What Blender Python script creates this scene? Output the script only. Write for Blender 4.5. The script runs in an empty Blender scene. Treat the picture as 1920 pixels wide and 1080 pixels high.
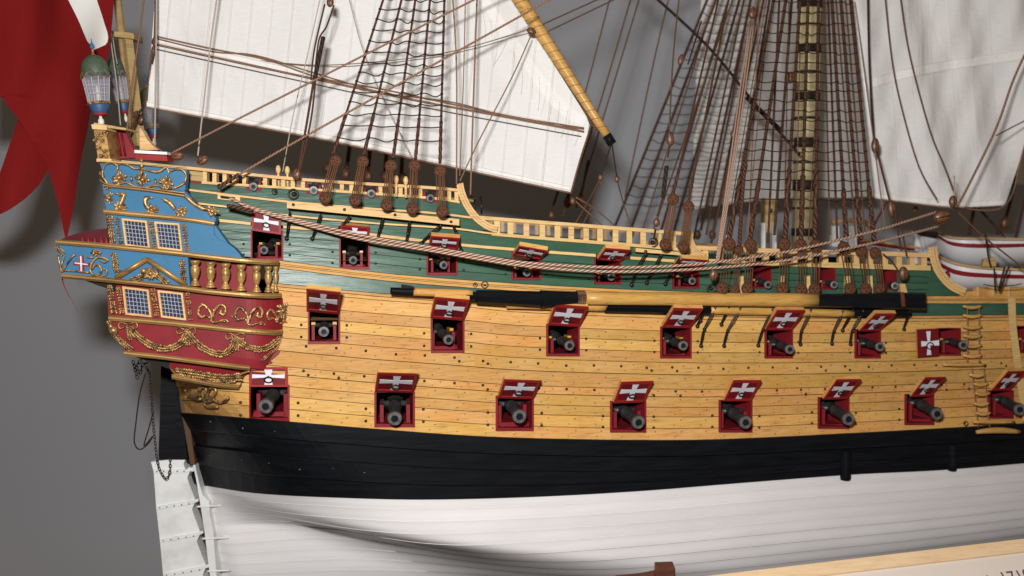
import bpy, math, random
import numpy as np
from mathutils import Vector, Matrix
random.seed(7)
scene = bpy.context.scene
COL = scene.collection
# ---------------------------------------------------------------- camera, world, lamps
S = 0.03                       # metres per working unit (one gun port is about 3 cm)
F = 2000.0                     # focal length in pixels of the 1920 wide photograph
PITCH = math.atan(110 / F)
CP, SP = math.cos(PITCH), math.sin(PITCH)
cam_d = bpy.data.cameras.new("camera")
cam = bpy.data.objects.new("camera", cam_d)
COL.objects.link(cam)
cam.location = (0, 0, 0)
cam.rotation_euler = (math.pi / 2 - PITCH, 0, 0)
cam_d.sensor_width = 36
cam_d.lens = F / 1920 * 36
cam_d.clip_start = 0.02
cam_d.clip_end = 50
cam_d.dof.use_dof = True
cam_d.dof.focus_distance = 30.3 * S
cam_d.dof.aperture_fstop = 6.5
scene.camera = cam
W = bpy.data.worlds.new("World")
scene.world = W
W.use_nodes = True
W.node_tree.nodes["Background"].inputs[0].default_value = (1.0, 0.74, 0.50, 1)
W.node_tree.nodes["Background"].inputs[1].default_value = 0.13
fl = bpy.data.lights.new("camera_flash", 'AREA')     # the flash above and left of the lens
fl.shape = 'RECTANGLE'
fl.size, fl.size_y = 0.05, 0.03
fl.energy = 11.5
fl.color = (1.0, 0.98, 0.97)
flo = bpy.data.objects.new("camera_flash", fl)
COL.objects.link(flo)
flo.location = (-1.5 * S, 0.0, 3.4 * S)
flo.rotation_euler = (Vector((0.0, 31, -1.0)) - Vector((-1.5, 0, 3.4))).to_track_quat('-Z', 'Y').to_euler()
rl = bpy.data.lights.new("ceiling_lamp", 'AREA')      # the room's own warm light from above
rl.size = 0.9
rl.energy = 3.4
rl.color = (1.0, 0.80, 0.58)
rlo = bpy.data.objects.new("ceiling_lamp", rl)
COL.objects.link(rlo)
rlo.location = (0.2, -0.35, 2.0)
rlo.rotation_euler = (math.radians(-35), 0, 0)
scene.view_settings.view_transform = 'Standard'
scene.view_settings.look = 'None'
scene.view_settings.exposure = 0.0
scene.view_settings.gamma = 1.0

# ---------------------------------------------------------------- pixel rays and the hull surface
def ray(px, py):
    a = (px - 960) / F
    b = (540 - py) / F
    return a, CP + b * SP, -SP + b * CP
def proj(p):
    x, y, z = p
    d = y * CP - z * SP
    return 960 + F * x / d, 540 - F * (y * SP + z * CP) / d
def at(px, py, Y):
    a, b, c = ray(px, py)
    t = Y / b
    return Vector((a * t, Y, c * t))
def base(X):
    return 31 + .245 * X + .0045 * X * X
def dbase(X):
    return .245 + .009 * X
def yc(X):
    return 34.8 + .36 * (X + 8)
ZW, ZK = -8.2, -12.4
def xpost(Z):
    return -10.8 + (-4.6 - Z) * 0.24 if Z > -7.7 else -10.056 + (-7.7 - Z) * .15
def H(X, Z):
    B = yc(X) - base(X)
    if Z >= ZW:
        L = 3.6 + max(0, -4.6 - Z) * 1.1
        s = (X - xpost(Z)) / L
        g = 1.0 if s >= 1 else (0.0 if s <= 0 else 1 - (1 - s) ** 2.2)
        if Z > -4.0:
            k = min(1, (Z + 4.0) / 1.5)
            g = g * (1 - k) + k
        q = max(0.0, Z + 5)
        return yc(X) - B * g + .05 * q + .012 * q * q
    t = min(1.0, (ZW - Z) / (ZW - ZK))
    L = 7.56 + 5 * t
    s = min(1.0, max(0.0, (X - xpost(Z)) / L))
    top = 1 - (1 - s) ** 2.2
    dead = .06 + .055 * max(0.0, X + 10)            # thin deadwood above the keel
    xd = -12.0 + 12.0 * t                     # where the run of the bottom turns into the deadwood
    k = min(1.0, max(0.0, (X - xd) / (6 + 10 * t)))
    k = k * k * (3 - 2 * k)
    k = 1 - (1 - k) * min(1.0, t / .30)
    return yc(X) - B * (top * k + min(dead, top) * (1 - k)) * (1 - t ** 5) ** .5
def hit(px, py, Yf, off=0.0):
    a, b, c = ray(px, py)
    def f(Y):
        t = Y / b
        return Y - (Yf(a * t, c * t) - off)
    lo = 25.0
    if f(lo) > 0: return Vector((a * lo / b, lo, c * lo / b))
    hi = lo + .7
    while f(hi) < 0 and hi < 52:
        lo = hi; hi += .7
    for _ in range(14):
        m = (lo + hi) / 2
        if f(m) < 0: lo = m
        else: hi = m
    t = hi / b
    return Vector((a * t, hi, c * t))
def P(px, py, off=0.0):
    return hit(px, py, H, off)
def YG(X, Z):                                  # quarter gallery facade, rounding into the hull
    y = 28.75 + 0.10 * (X + 11)
    e = X + 7.35
    if e > 0:
        r = 1.05
        y += r - math.sqrt(max(0.0, r * r - min(e, r) ** 2)) * 1.0
    if Z < -3.5:
        y += 0.28 * (-3.5 - Z) ** 1.6
    return y
def G(px, py, off=0.0):
    return hit(px, py, YG, off)
def frame_at(p):
    s = dbase(p.x)
    n = Vector((s, -1, 0)).normalized()
    t = Vector((1, s, 0)).normalized()
    return n, t
def interp(pts):
    xs = [p[0] for p in pts]; ys = [p[1] for p in pts]
    ms = []
    for i in range(len(xs)):
        if i == 0: ms.append((ys[1] - ys[0]) / (xs[1] - xs[0]))
        elif i == len(xs) - 1: ms.append((ys[-1] - ys[-2]) / (xs[-1] - xs[-2]))
        else: ms.append((ys[i + 1] - ys[i - 1]) / (xs[i + 1] - xs[i - 1]))
    def f(x):
        if x <= xs[0]: return ys[0] + ms[0] * (x - xs[0])
        if x >= xs[-1]: return ys[-1] + ms[-1] * (x - xs[-1])
        i = 0
        while xs[i + 1] < x: i += 1
        h = xs[i + 1] - xs[i]; t = (x - xs[i]) / h
        return ((2*t**3 - 3*t*t + 1) * ys[i] + (t**3 - 2*t*t + t) * h * ms[i] + (-2*t**3 + 3*t*t) * ys[i+1] + (t**3 - t*t) * h * ms[i+1])
    return f
def mix(f, g, k):
    return lambda x: f(x) * (1 - k) + g(x) * k
def add(f, d):
    return lambda x: f(x) + d
def smooth_path(pts, n=6):
    out = []
    m = len(pts)
    for i in range(m - 1):
        p0 = pts[max(0, i - 1)]; p1 = pts[i]; p2 = pts[i + 1]; p3 = pts[min(m - 1, i + 2)]
        for k in range(n):
            t = k / n
            out.append(tuple(0.5 * ((2 * b) + (-a + c) * t + (2*a - 5*b + 4*c - d) * t*t + (-a + 3*b - 3*c + d) * t**3) for a, b, c, d in zip(p0, p1, p2, p3)))
    out.append(tuple(pts[-1]))
    return out

# ---------------------------------------------------------------- materials
def new_mat(name):
    m = bpy.data.materials.new(name)
    m.use_nodes = True
    nt = m.node_tree
    b = nt.nodes["Principled BSDF"]
    return m, nt, b
def N(nt, t, **kw):
    n = nt.nodes.new(t)
    for k, v in kw.items():
        if hasattr(n, k): setattr(n, k, v)
        else: n.inputs[k].default_value = v
    return n
def ramp(nt, stops):
    r = nt.nodes.new('ShaderNodeValToRGB')
    e = r.color_ramp.elements
    while len(e) < len(stops): e.new(0.5)
    for i, (p, c) in enumerate(stops):
        e[i].position = p
        e[i].color = tuple(c) + (1,)
    return r
def paint(name, col, col2=None, rough=.5, scale=40, stretch=(1, 1, 1), bump=.15, metallic=0, spec=.5, tint=0.0, coat=0.0, stops=(.35, .7)):
    m, nt, b = new_mat(name)
    tc = N(nt, 'ShaderNodeTexCoord')
    mp = N(nt, 'ShaderNodeMapping')
    mp.inputs['Scale'].default_value = (stretch[0], stretch[1], stretch[2])
    nt.links.new(tc.outputs['Object'], mp.inputs[0])
    no = N(nt, 'ShaderNodeTexNoise')
    no.inputs['Scale'].default_value = scale
    no.inputs['Detail'].default_value = 5
    nt.links.new(mp.outputs[0], no.inputs['Vector'])
    r = ramp(nt, [(stops[0], col2 or col), (stops[1], col)])
    nt.links.new(no.outputs[0], r.inputs[0])
    out = r.outputs[0]
    if tint:
        oi = N(nt, 'ShaderNodeObjectInfo')
        hs = N(nt, 'ShaderNodeHueSaturation')
        mr = N(nt, 'ShaderNodeMapRange')
        mr.inputs['To Min'].default_value = 1 - tint
        mr.inputs['To Max'].default_value = 1 + tint
        sx = N(nt, 'ShaderNodeSeparateColor')
        nt.links.new(oi.outputs['Color'], sx.inputs[0])
        nt.links.new(sx.outputs[0], mr.inputs[0])
        nt.links.new(mr.outputs[0], hs.inputs['Value'])
        mr2 = N(nt, 'ShaderNodeMapRange')
        mr2.inputs['To Min'].default_value = 0.5 - tint * .12
        mr2.inputs['To Max'].default_value = 0.5 + tint * .04
        nt.links.new(sx.outputs[1], mr2.inputs[0])
        nt.links.new(mr2.outputs[0], hs.inputs['Hue'])
        nt.links.new(out, hs.inputs['Color'])
        out = hs.outputs[0]
    nt.links.new(out, b.inputs['Base Color'])
    b.inputs['Roughness'].default_value = rough
    b.inputs['Metallic'].default_value = metallic
    b.inputs['Specular IOR Level'].default_value = spec
    b.inputs['Coat Weight'].default_value = coat
    b.inputs['Coat Roughness'].default_value = .25
    if bump:
        bp = N(nt, 'ShaderNodeBump')
        bp.inputs['Strength'].default_value = bump
        bp.inputs['Distance'].default_value = .0006
        nt.links.new(no.outputs[0], bp.inputs['Height'])
        nt.links.new(bp.outputs[0], b.inputs['Normal'])
    return m
def rope_mat(name, ca, cb, turns=1.0, rough=.8, lo=.35):
    m, nt, b = new_mat(name)
    uv = N(nt, 'ShaderNodeTexCoord')
    sp = N(nt, 'ShaderNodeSeparateXYZ')
    nt.links.new(uv.outputs['UV'], sp.inputs[0])
    a = N(nt, 'ShaderNodeMath', operation='MULTIPLY'); a.inputs[1].default_value = 3
    nt.links.new(sp.outputs[0], a.inputs[0])
    c = N(nt, 'ShaderNodeMath', operation='MULTIPLY_ADD'); c.inputs[1].default_value = turns
    nt.links.new(sp.outputs[1], c.inputs[0]); nt.links.new(a.outputs[0], c.inputs[2])
    fr = N(nt, 'ShaderNodeMath', operation='FRACT'); nt.links.new(c.outputs[0], fr.inputs[0])
    pp = N(nt, 'ShaderNodeMath', operation='PINGPONG'); pp.inputs[1].default_value = .5
    nt.links.new(fr.outputs[0], pp.inputs[0])
    r = ramp(nt, [(lo * .5, cb), (.34, ca)])
    nt.links.new(pp.outputs[0], r.inputs[0])
    nt.links.new(r.outputs[0], b.inputs['Base Color'])
    bp = N(nt, 'ShaderNodeBump'); bp.inputs['Strength'].default_value = .6; bp.inputs['Distance'].default_value = .0006
    nt.links.new(pp.outputs[0], bp.inputs['Height']); nt.links.new(bp.outputs[0], b.inputs['Normal'])
    b.inputs['Roughness'].default_value = rough
    b.inputs['Specular IOR Level'].default_value = .2
    return m
def wood(name, ca, cb, cc, rough=.52, tint=.12, coat=.0, grain=.22):
    """grain running along X, small dark flecks and soft blotches"""
    m, nt, b = new_mat(name)
    tc = N(nt, 'ShaderNodeTexCoord')
    oi = N(nt, 'ShaderNodeObjectInfo')
    ofs = N(nt, 'ShaderNodeVectorMath', operation='ADD')
    nt.links.new(tc.outputs['Object'], ofs.inputs[0]); nt.links.new(oi.outputs['Color'], ofs.inputs[1])
    mp = N(nt, 'ShaderNodeMapping'); mp.inputs['Scale'].default_value = (30, 60, 420)
    nt.links.new(ofs.outputs[0], mp.inputs[0])
    n1 = N(nt, 'ShaderNodeTexNoise'); n1.inputs['Scale'].default_value = 1; n1.inputs['Detail'].default_value = 6; n1.inputs['Roughness'].default_value = .65
    nt.links.new(mp.outputs[0], n1.inputs['Vector'])
    n2 = N(nt, 'ShaderNodeTexNoise'); n2.inputs['Scale'].default_value = 26; n2.inputs['Detail'].default_value = 4
    nt.links.new(ofs.outputs[0], n2.inputs['Vector'])
    mp3 = N(nt, 'ShaderNodeMapping'); mp3.inputs['Scale'].default_value = (70, 70, 1500)
    nt.links.new(ofs.outputs[0], mp3.inputs[0])
    n3 = N(nt, 'ShaderNodeTexNoise'); n3.inputs['Scale'].default_value = 1; n3.inputs['Detail'].default_value = 2
    nt.links.new(mp3.outputs[0], n3.inputs['Vector'])
    r1 = ramp(nt, [(.3, cb), (.62, ca)])
    nt.links.new(n1.outputs[0], r1.inputs[0])
    r2 = ramp(nt, [(.40, (0, 0, 0)), (.75, (1, 1, 1))])
    nt.links.new(n2.outputs[0], r2.inputs[0])
    mx = N(nt, 'ShaderNodeMix', data_type='RGBA'); 
    nt.links.new(r2.outputs[0], mx.inputs['Factor']); nt.links.new(r1.outputs[0], mx.inputs['A']); mx.inputs['B'].default_value = tuple(cc) + (1,)
    r3 = ramp(nt, [(.32, (1 - grain * 1.6,) * 3), (.46, (1, 1, 1))])
    nt.links.new(n3.outputs[0], r3.inputs[0])
    ml = N(nt, 'ShaderNodeMix', data_type='RGBA', blend_type='MULTIPLY'); ml.inputs['Factor'].default_value = 1
    nt.links.new(mx.outputs['Result'], ml.inputs['A']); nt.links.new(r3.outputs[0], ml.inputs['B'])
    sx = N(nt, 'ShaderNodeSeparateColor'); nt.links.new(oi.outputs['Color'], sx.inputs[0])
    mr = N(nt, 'ShaderNodeMapRange'); mr.inputs['To Min'].default_value = 1 - tint; mr.inputs['To Max'].default_value = 1 + tint
    nt.links.new(sx.outputs[0], mr.inputs[0])
    mr2 = N(nt, 'ShaderNodeMapRange'); mr2.inputs['To Min'].default_value = .488; mr2.inputs['To Max'].default_value = .504
    nt.links.new(sx.outputs[1], mr2.inputs[0])
    hs = N(nt, 'ShaderNodeHueSaturation')
    nt.links.new(mr.outputs[0], hs.inputs['Value']); nt.links.new(mr2.outputs[0], hs.inputs['Hue']); nt.links.new(ml.outputs['Result'], hs.inputs['Color'])
    nt.links.new(hs.outputs[0], b.inputs['Base Color'])
    b.inputs['Roughness'].default_value = rough
    b.inputs['Coat Weight'].default_value = coat; b.inputs['Coat Roughness'].default_value = .3
    b.inputs['Specular IOR Level'].default_value = .14
    bp = N(nt, 'ShaderNodeBump'); bp.inputs['Strength'].default_value = .35; bp.inputs['Distance'].default_value = .0003
    nt.links.new(n3.outputs[0], bp.inputs['Height']); nt.links.new(bp.outputs[0], b.inputs['Normal'])
    return m
M = {}
M['wood'] = wood('honey_planking', (.645, .39, .13), (.54, .30, .085), (.59, .31, .07), tint=.11)
M['wood_pale'] = wood('pale_rail_wood', (.74, .53, .24), (.62, .39, .14), (.70, .48, .20), tint=.05, coat=.1)
M['spar'] = wood('oiled_spar_wood', (.62, .36, .10), (.50, .26, .06), (.58, .31, .08), tint=.03, coat=.4)
M['post'] = wood('dull_pale_wood', (.50, .36, .17), (.38, .25, .10), (.44, .30, .13), tint=.03, coat=.0)
M['caulk'] = paint('dark_seam_caulk', (.085, .04, .015), rough=.8, bump=0)
M['caulk_green'] = paint('dark_green_seam', (.008, .025, .018), rough=.6, bump=0)
M['caulk_black'] = paint('black_seam', (.004, .004, .005), rough=.5, bump=0)
M['caulk_white'] = paint('white_seam_filler', (.88, .87, .88), rough=.35, bump=0)
M['green'] = paint('green_gloss_paint', (.046, .114, .074), (.035, .09, .058), rough=.34, scale=90, stretch=(.35, 1, 2.5), bump=.6, tint=.18, coat=.0, spec=.3)
M['black'] = paint('black_hull_paint', (.0085, .0095, .0115), (.005, .0055, .007), rough=.42, spec=.07, scale=80, stretch=(.2, 1, 3), bump=.35, tint=.1)
M['white'] = paint('white_hull_paint', (.80, .785, .79), (.74, .72, .72), rough=.34, scale=35, stretch=(.3, 1, 2), bump=.08, tint=.03)
M['whitedirty'] = paint('dirty_white_paint', (.72, .73, .72), (.55, .55, .53), rough=.5, scale=50, bump=.3, stops=(.25, .55))
M['red'] = paint('crimson_paint', (.235, .015, .022), (.175, .011, .016), rough=.5, spec=.2, scale=60, bump=.2)
M['redlid'] = paint('lid_red_paint', (.165, .010, .015), (.13, .008, .012), rough=.5, spec=.15, scale=80, bump=.2)
M['redbright'] = paint('scarlet_paint', (.31, .020, .020), (.26, .016, .017), rough=.5, spec=.2, scale=80, bump=.2)
M['redshade'] = paint('shaded_red_paint', (.085, .007, .012), rough=.3, spec=.4, bump=.1)  # red of the walkway wall, darkened in the colour to stand for shade
M['whiteflat'] = paint('white_cross_paint', (.70, .71, .76), (.62, .62, .66), rough=1.0, spec=.0, scale=120, bump=.2)
M['blue'] = paint('sky_blue_paint', (.042, .170, .31), (.036, .15, .275), rough=.5, spec=.2, scale=70, bump=.2)
M['gold'] = paint('gilded_bronze', (.56, .34, .13), (.10, .052, .020), rough=.36, scale=260, bump=.7, metallic=.5, stops=(.34, .62))
M['goldwood'] = paint('gilded_moulding', (.50, .30, .10), (.20, .11, .036), rough=.38, scale=80, stretch=(.15, 1, 3), bump=.4, metallic=.35, stops=(.3, .6))
M['iron'] = paint('blackened_iron', (.030, .027, .025), (.04, .028, .02), rough=.38, scale=200, bump=.3, metallic=.6)
M['bolt'] = paint('bolt_head_iron', (.03, .027, .027), rough=.33, scale=200, bump=.1, metallic=.5)
M['nail'] = paint('treenail_stain', (.30, .14, .04), rough=.6, bump=0)
M['nailgrey'] = paint('grey_nail_head', (.16, .155, .15), rough=.4, bump=0)
M['gun'] = paint('gun_metal', (.068, .066, .070), (.038, .033, .030), rough=.40, scale=160, bump=.5, metallic=.25)
M['bore'] = paint('dark_bore', (.006, .007, .012), rough=.3, bump=0)
M['muzzle'] = paint('worn_muzzle_metal', (.17, .17, .175), (.09, .085, .08), rough=.4, scale=200, bump=.2, metallic=.3)
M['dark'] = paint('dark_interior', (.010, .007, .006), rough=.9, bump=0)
M['yellow'] = paint('capsquare_yellow', (.55, .30, .02), rough=.4, bump=.1)
M['blocks'] = paint('walnut_blocks', (.22, .092, .042), (.10, .038, .018), rough=.38, scale=140, stretch=(1, 1, .4), bump=.4, coat=.1)
M['deadeye'] = paint('deadeye_wood', (.16, .062, .027), (.075, .027, .013), rough=.75, spec=.15, scale=150, bump=.4)
M['rope'] = rope_mat('tarred_rope', (.135, .056, .032), (.022, .010, .008), .9)
M['ropeblack'] = rope_mat('black_twine', (.050, .028, .020), (.014, .009, .008), .6)
M['ropetan'] = rope_mat('tan_line', (.36, .215, .135), (.12, .055, .033), .6)
M['ropebrown'] = rope_mat('brown_line', (.20, .105, .062), (.06, .028, .018), .6)
M['lanyard'] = rope_mat('lanyard_line', (.24, .105, .05), (.055, .022, .012), .5)
M['hawser'] = rope_mat('laid_hawser', (.62, .43, .32), (.17, .075, .045), .55)
M['ropewhite'] = rope_mat('white_line', (.62, .56, .50), (.25, .17, .12), .6)
M['stitch'] = paint('seam_thread', (.62, .60, .57), rough=.9, bump=0)
M['chain'] = paint('rusty_chain', (.055, .04, .028), (.02, .014, .01), rough=.45, scale=300, bump=.3, metallic=.6)
M['glass'] = paint('grey_window_glass', (.035, .045, .085), (.022, .028, .055), rough=.15, scale=120, bump=.25, spec=.7)
M['lead'] = paint('white_leading', (.50, .53, .60), rough=.5, bump=0)
M['flagred'] = paint('red_bunting', (.20, .010, .010), (.17, .008, .008), rough=.85, scale=900, bump=.15, spec=.1)
M['flagwhite'] = paint('white_bunting', (.72, .72, .68), rough=.85, scale=900, bump=.15, spec=.1)
M['domegreen'] = paint('dull_green_dome', (.075, .115, .065), (.05, .08, .05), rough=.55, scale=300, bump=.3)
M['mast'] = paint('painted_mast', (.80, .71, .42), (.68, .58, .30), rough=.45, scale=80, stretch=(1, 1, .3), bump=.2)
M['mastband'] = paint('dark_woolding', (.022, .014, .012), (.04, .03, .02), rough=.6, scale=200, bump=.4)
M['boatwhite'] = paint('boat_white', (.72, .71, .73), (.68, .67, .69), rough=.4, scale=40, bump=.05)
M['deck'] = wood('deck_boards', (.50, .33, .14), (.42, .26, .10), (.46, .28, .1), tint=.05, coat=0)
M['walnut'] = paint('walnut_stand', (.16, .055, .028), (.08, .028, .015), rough=.35, scale=50, stretch=(1, 3, 3), bump=.2, coat=.3)
M['birch'] = wood('birch_edge', (.72, .56, .33), (.64, .47, .26), (.70, .50, .28), tint=.03, coat=.0, grain=.08)
M['paper'] = paint('cream_card', (.62, .55, .49), rough=.7, bump=.02)
M['plinth'] = paint('black_plinth', (.006, .006, .006), rough=.8, bump=0)
M['ink'] = paint('dark_print', (.05, .03, .03), rough=.7, bump=0)
M['candle'] = paint('candle_wax', (.75, .72, .62), rough=.5, bump=0)
def cloth(name, ca, cb):
    m, nt, b = new_mat(name)
    tc = N(nt, 'ShaderNodeTexCoord')
    w1 = N(nt, 'ShaderNodeTexNoise'); mp = N(nt, 'ShaderNodeMapping'); mp.inputs['Scale'].default_value = (120, 120, 1500)
    nt.links.new(tc.outputs['Object'], mp.inputs[0]); nt.links.new(mp.outputs[0], w1.inputs['Vector']); w1.inputs['Scale'].default_value = 1; w1.inputs['Detail'].default_value = 3
    w2 = N(nt, 'ShaderNodeTexNoise'); mp2 = N(nt, 'ShaderNodeMapping'); mp2.inputs['Scale'].default_value = (9, 9, 5)
    nt.links.new(tc.outputs['Object'], mp2.inputs[0]); nt.links.new(mp2.outputs[0], w2.inputs['Vector']); w2.inputs['Scale'].default_value = 1; w2.inputs['Detail'].default_value = 5; w2.inputs['Distortion'].default_value = .8
    r = ramp(nt, [(.3, cb), (.7, ca)])
    nt.links.new(w2.outputs[0], r.inputs[0])
    r2 = ramp(nt, [(.3, (.93, .93, .92)), (.6, (1, 1, 1))]); nt.links.new(w1.outputs[0], r2.inputs[0])
    ml = N(nt, 'ShaderNodeMix', data_type='RGBA', blend_type='MULTIPLY'); ml.inputs['Factor'].default_value = 1
    nt.links.new(r.outputs[0], ml.inputs['A']); nt.links.new(r2.outputs[0], ml.inputs['B'])
    nt.links.new(ml.outputs['Result'], b.inputs['Base Color'])
    b.inputs['Roughness'].default_value = .9; b.inputs['Specular IOR Level'].default_value = .1
    b1 = N(nt, 'ShaderNodeBump'); b1.inputs['Strength'].default_value = .9; b1.inputs['Distance'].default_value = .012
    nt.links.new(w2.outputs[0], b1.inputs['Height'])
    b2 = N(nt, 'ShaderNodeBump'); b2.inputs['Strength'].default_value = .3; b2.inputs['Distance'].default_value = .0003
    nt.links.new(w1.outputs[0], b2.inputs['Height']); nt.links.new(b1.outputs[0], b2.inputs['Normal'])
    nt.links.new(b2.outputs[0], b.inputs['Normal'])
    return m
M['sail'] = cloth('sail_linen', (.77, .765, .75), (.69, .685, .67))
M['hem'] = cloth('sail_hem_linen', (.84, .83, .80), (.78, .76, .73))
M['bluedull'] = paint('dull_blue_paint', (.035, .10, .22), (.03, .08, .18), rough=.5, bump=.1)
def clear_glass():
    m, nt, b = new_mat('lantern_glass')
    b.inputs['Base Color'].default_value = (.50, .47, .54, 1)
    b.inputs['Roughness'].default_value = .15
    b.inputs['Alpha'].default_value = .30
    return m
M['lanternglass'] = clear_glass()

# ---------------------------------------------------------------- mesh helpers (working units, scaled at build)
ROOT = {}
class MB:
    def __init__(s):
        s.v = []; s.f = []; s.m = []; s.uv = []; s.hasuv = False
    def face(s, idx, mi=0, uv=None):
        s.f.append(idx); s.m.append(mi); s.uv.append(uv)
        if uv: s.hasuv = True
    def pts(s, L):
        b = len(s.v); s.v.extend([tuple(p) for p in L]); return b
    def quad(s, a, b, c, d, mi=0):
        k = s.pts([a, b, c, d]); s.face((k, k + 1, k + 2, k + 3), mi)
    def grid(s, rows, mi=0, mif=None):
        n = len(rows[0]); k = s.pts([p for r in rows for p in r])
        for j in range(len(rows) - 1):
            for i in range(n - 1):
                s.face((k + j*n + i, k + j*n + i + 1, k + (j+1)*n + i + 1, k + (j+1)*n + i), mif(j, i) if mif else mi)
    def prism(s, poly, d, mi=0, side=None):
        """front polygon extruded by vector d (away from the viewer)"""
        n = len(poly); k = s.pts(list(poly) + [Vector(p) + d for p in poly])
        s.face(tuple(range(k, k + n)), mi); s.face(tuple(range(k + 2*n - 1, k + n - 1, -1)), mi)
        for i in range(n):
            j = (i + 1) % n
            s.face((k + i, k + n + i, k + n + j, k + j), side if side is not None else mi)
    def box(s, c, hx, hy, hz, mi=0):
        """centre and three half-axis vectors"""
        c = Vector(c); hx = Vector(hx); hy = Vector(hy); hz = Vector(hz)
        k = s.pts([c + a*hx + b*hy + e*hz for e in (-1, 1) for b in (-1, 1) for a in (-1, 1)])
        for q in ((0, 1, 3, 2), (4, 6, 7, 5), (0, 4, 5, 1), (2, 3, 7, 6), (0, 2, 6, 4), (1, 5, 7, 3)):
            s.face(tuple(k + i for i in q), mi)
    def tube(s, path, r, n=6, mi=0, caps=True, vs=1.0):
        path = [Vector(p) for p in path]; m = len(path)
        if m < 2: return
        rr = r if isinstance(r, (list, tuple)) else [r] * m
        L = 0; prev = None; k = len(s.v); vv = []
        for i, p in enumerate(path):
            d = (path[min(m-1, i+1)] - path[max(0, i-1)])
            if d.length < 1e-9: d = Vector((0, 0, 1))
            d.normalize()
            if prev is None:
                a = d.cross(Vector((0, 0, 1)))
                if a.length < .1: a = d.cross(Vector((0, 1, 0)))
            else:
                a = prev - d * prev.dot(d)
            a.normalize(); prev = a; b = d.cross(a)
            if i: L += (path[i] - path[i-1]).length
            vv.append(L / (2 * math.pi * max(1e-4, rr[i])) * vs * 3)
            for q in range(n):
                t = 2 * math.pi * q / n
                s.v.append(tuple(p + (a * math.cos(t) + b * math.sin(t)) * rr[i]))
        for i in range(m - 1):
            for q in range(n):
                q2 = (q + 1) % n
                s.face((k + i*n + q, k + i*n + q2, k + (i+1)*n + q2, k + (i+1)*n + q), mi,
                       ((q/n, vv[i]), ((q+1)/n, vv[i]), ((q+1)/n, vv[i+1]), (q/n, vv[i+1])))
        if caps:
            s.face(tuple(k + q for q in range(n))[::-1], mi); s.face(tuple(k + (m-1)*n + q for q in range(n)), mi)
    def lathe(s, o, ax, prof, n=14, mi=0, mis=None, up=None):
        o = Vector(o); ax = Vector(ax).normalized()
        a = ax.cross(Vector(up) if up else Vector((0, 0, 1)))
        if a.length < .05: a = ax.cross(Vector((0, 1, 0)))
        a.normalize(); b = ax.cross(a); k = len(s.v)
        for d, r in prof:
            for q in range(n):
                t = 2 * math.pi * (q + .5) / n
                s.v.append(tuple(o + ax * d + (a * math.cos(t) + b * math.sin(t)) * r))
        for i in range(len(prof) - 1):
            for q in range(n):
                q2 = (q + 1) % n
                s.face((k + i*n + q, k + i*n + q2, k + (i+1)*n + q2, k + (i+1)*n + q), mis[i] if mis else mi)
        s.face(tuple(k + q for q in range(n))[::-1], mis[0] if mis else mi)
        s.face(tuple(k + (len(prof)-1)*n + q for q in range(n)), mis[-1] if mis else mi)
    def lump(s, c, r, n=6, mi=0, ax=None):
        """small ellipsoid; r scalar or (along x, along y, along z) with optional long axis"""
        c = Vector(c)
        if not isinstance(r, (tuple, list)): r = (r, r, r)
        if ax is not None:
            q = Vector(ax).to_track_quat('X', 'Z')
        k = len(s.v); rings = (-.7, 0, .7)
        def pt(x, y, z):
            v = Vector((x * r[0], y * r[1], z * r[2]))
            if ax is not None: v = q @ v
            return tuple(c + v)
        s.v.append(pt(-1, 0, 0))
        for h in rings:
            w = math.sqrt(1 - h*h)
            for i in range(n):
                t = 2*math.pi*i/n
                s.v.append(pt(h, w*math.cos(t), w*math.sin(t)))
        s.v.append(pt(1, 0, 0))
        for i in range(n):
            j = (i+1) % n
            s.face((k, k+1+j, k+1+i), mi)
            for a in range(2):
                s.face((k+1+a*n+i, k+1+a*n+j, k+1+(a+1)*n+j, k+1+(a+1)*n+i), mi)
            s.face((k+1+2*n+i, k+1+2*n+j, k+1+3*n), mi)
    def mesh(s, name, mats, org=(0, 0, 0), smooth=False):
        me = bpy.data.meshes.new(name)
        o = np.array(org)
        me.from_pydata([tuple(x) for x in ((np.array(s.v) - o) * S)], [], s.f)
        if not isinstance(mats, (list, tuple)): mats = [mats]
        for m_ in mats: me.materials.append(m_)
        me.polygons.foreach_set('material_index', s.m)
        if s.hasuv:
            ul = me.uv_layers.new(name='UVMap'); i = 0
            arr = []
            for f_, u_ in zip(s.f, s.uv):
                arr.extend([c for q in (u_ or ((0, 0),) * len(f_)) for c in q])
            ul.data.foreach_set('uv', arr)
        if smooth:
            me.polygons.foreach_set('use_smooth', [True] * len(s.f))
        me.update()
        return me
    def build(s, name, mats, parent=None, smooth=False, kind=None, label=None, rnd=True):
        org = ROOT.get(parent.name, (0, 0, 0)) if parent else (0, 0, 0)
        ob = bpy.data.objects.new(name, s.mesh(name, mats, org, smooth))
        COL.objects.link(ob)
        if parent: ob.parent = parent
        ROOT[ob.name] = org
        if kind: ob['kind'] = kind
        if label: ob['label'] = label
        if rnd: ob.color = (random.random(), random.random(), random.random(), 1)
        return ob
def thing(name, label, cat, loc, group=None, rot=0):
    o = bpy.data.objects.new(name, None)
    o.empty_display_size = .01
    COL.objects.link(o)
    o.location = Vector(loc) * S
    o['label'] = label; o['category'] = cat
    if group: o['group'] = group
    ROOT[o.name] = tuple(loc)
    return o
def tag(o, label, cat, group=None):
    o['label'] = label; o['category'] = cat
    if group: o['group'] = group
    return o
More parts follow.
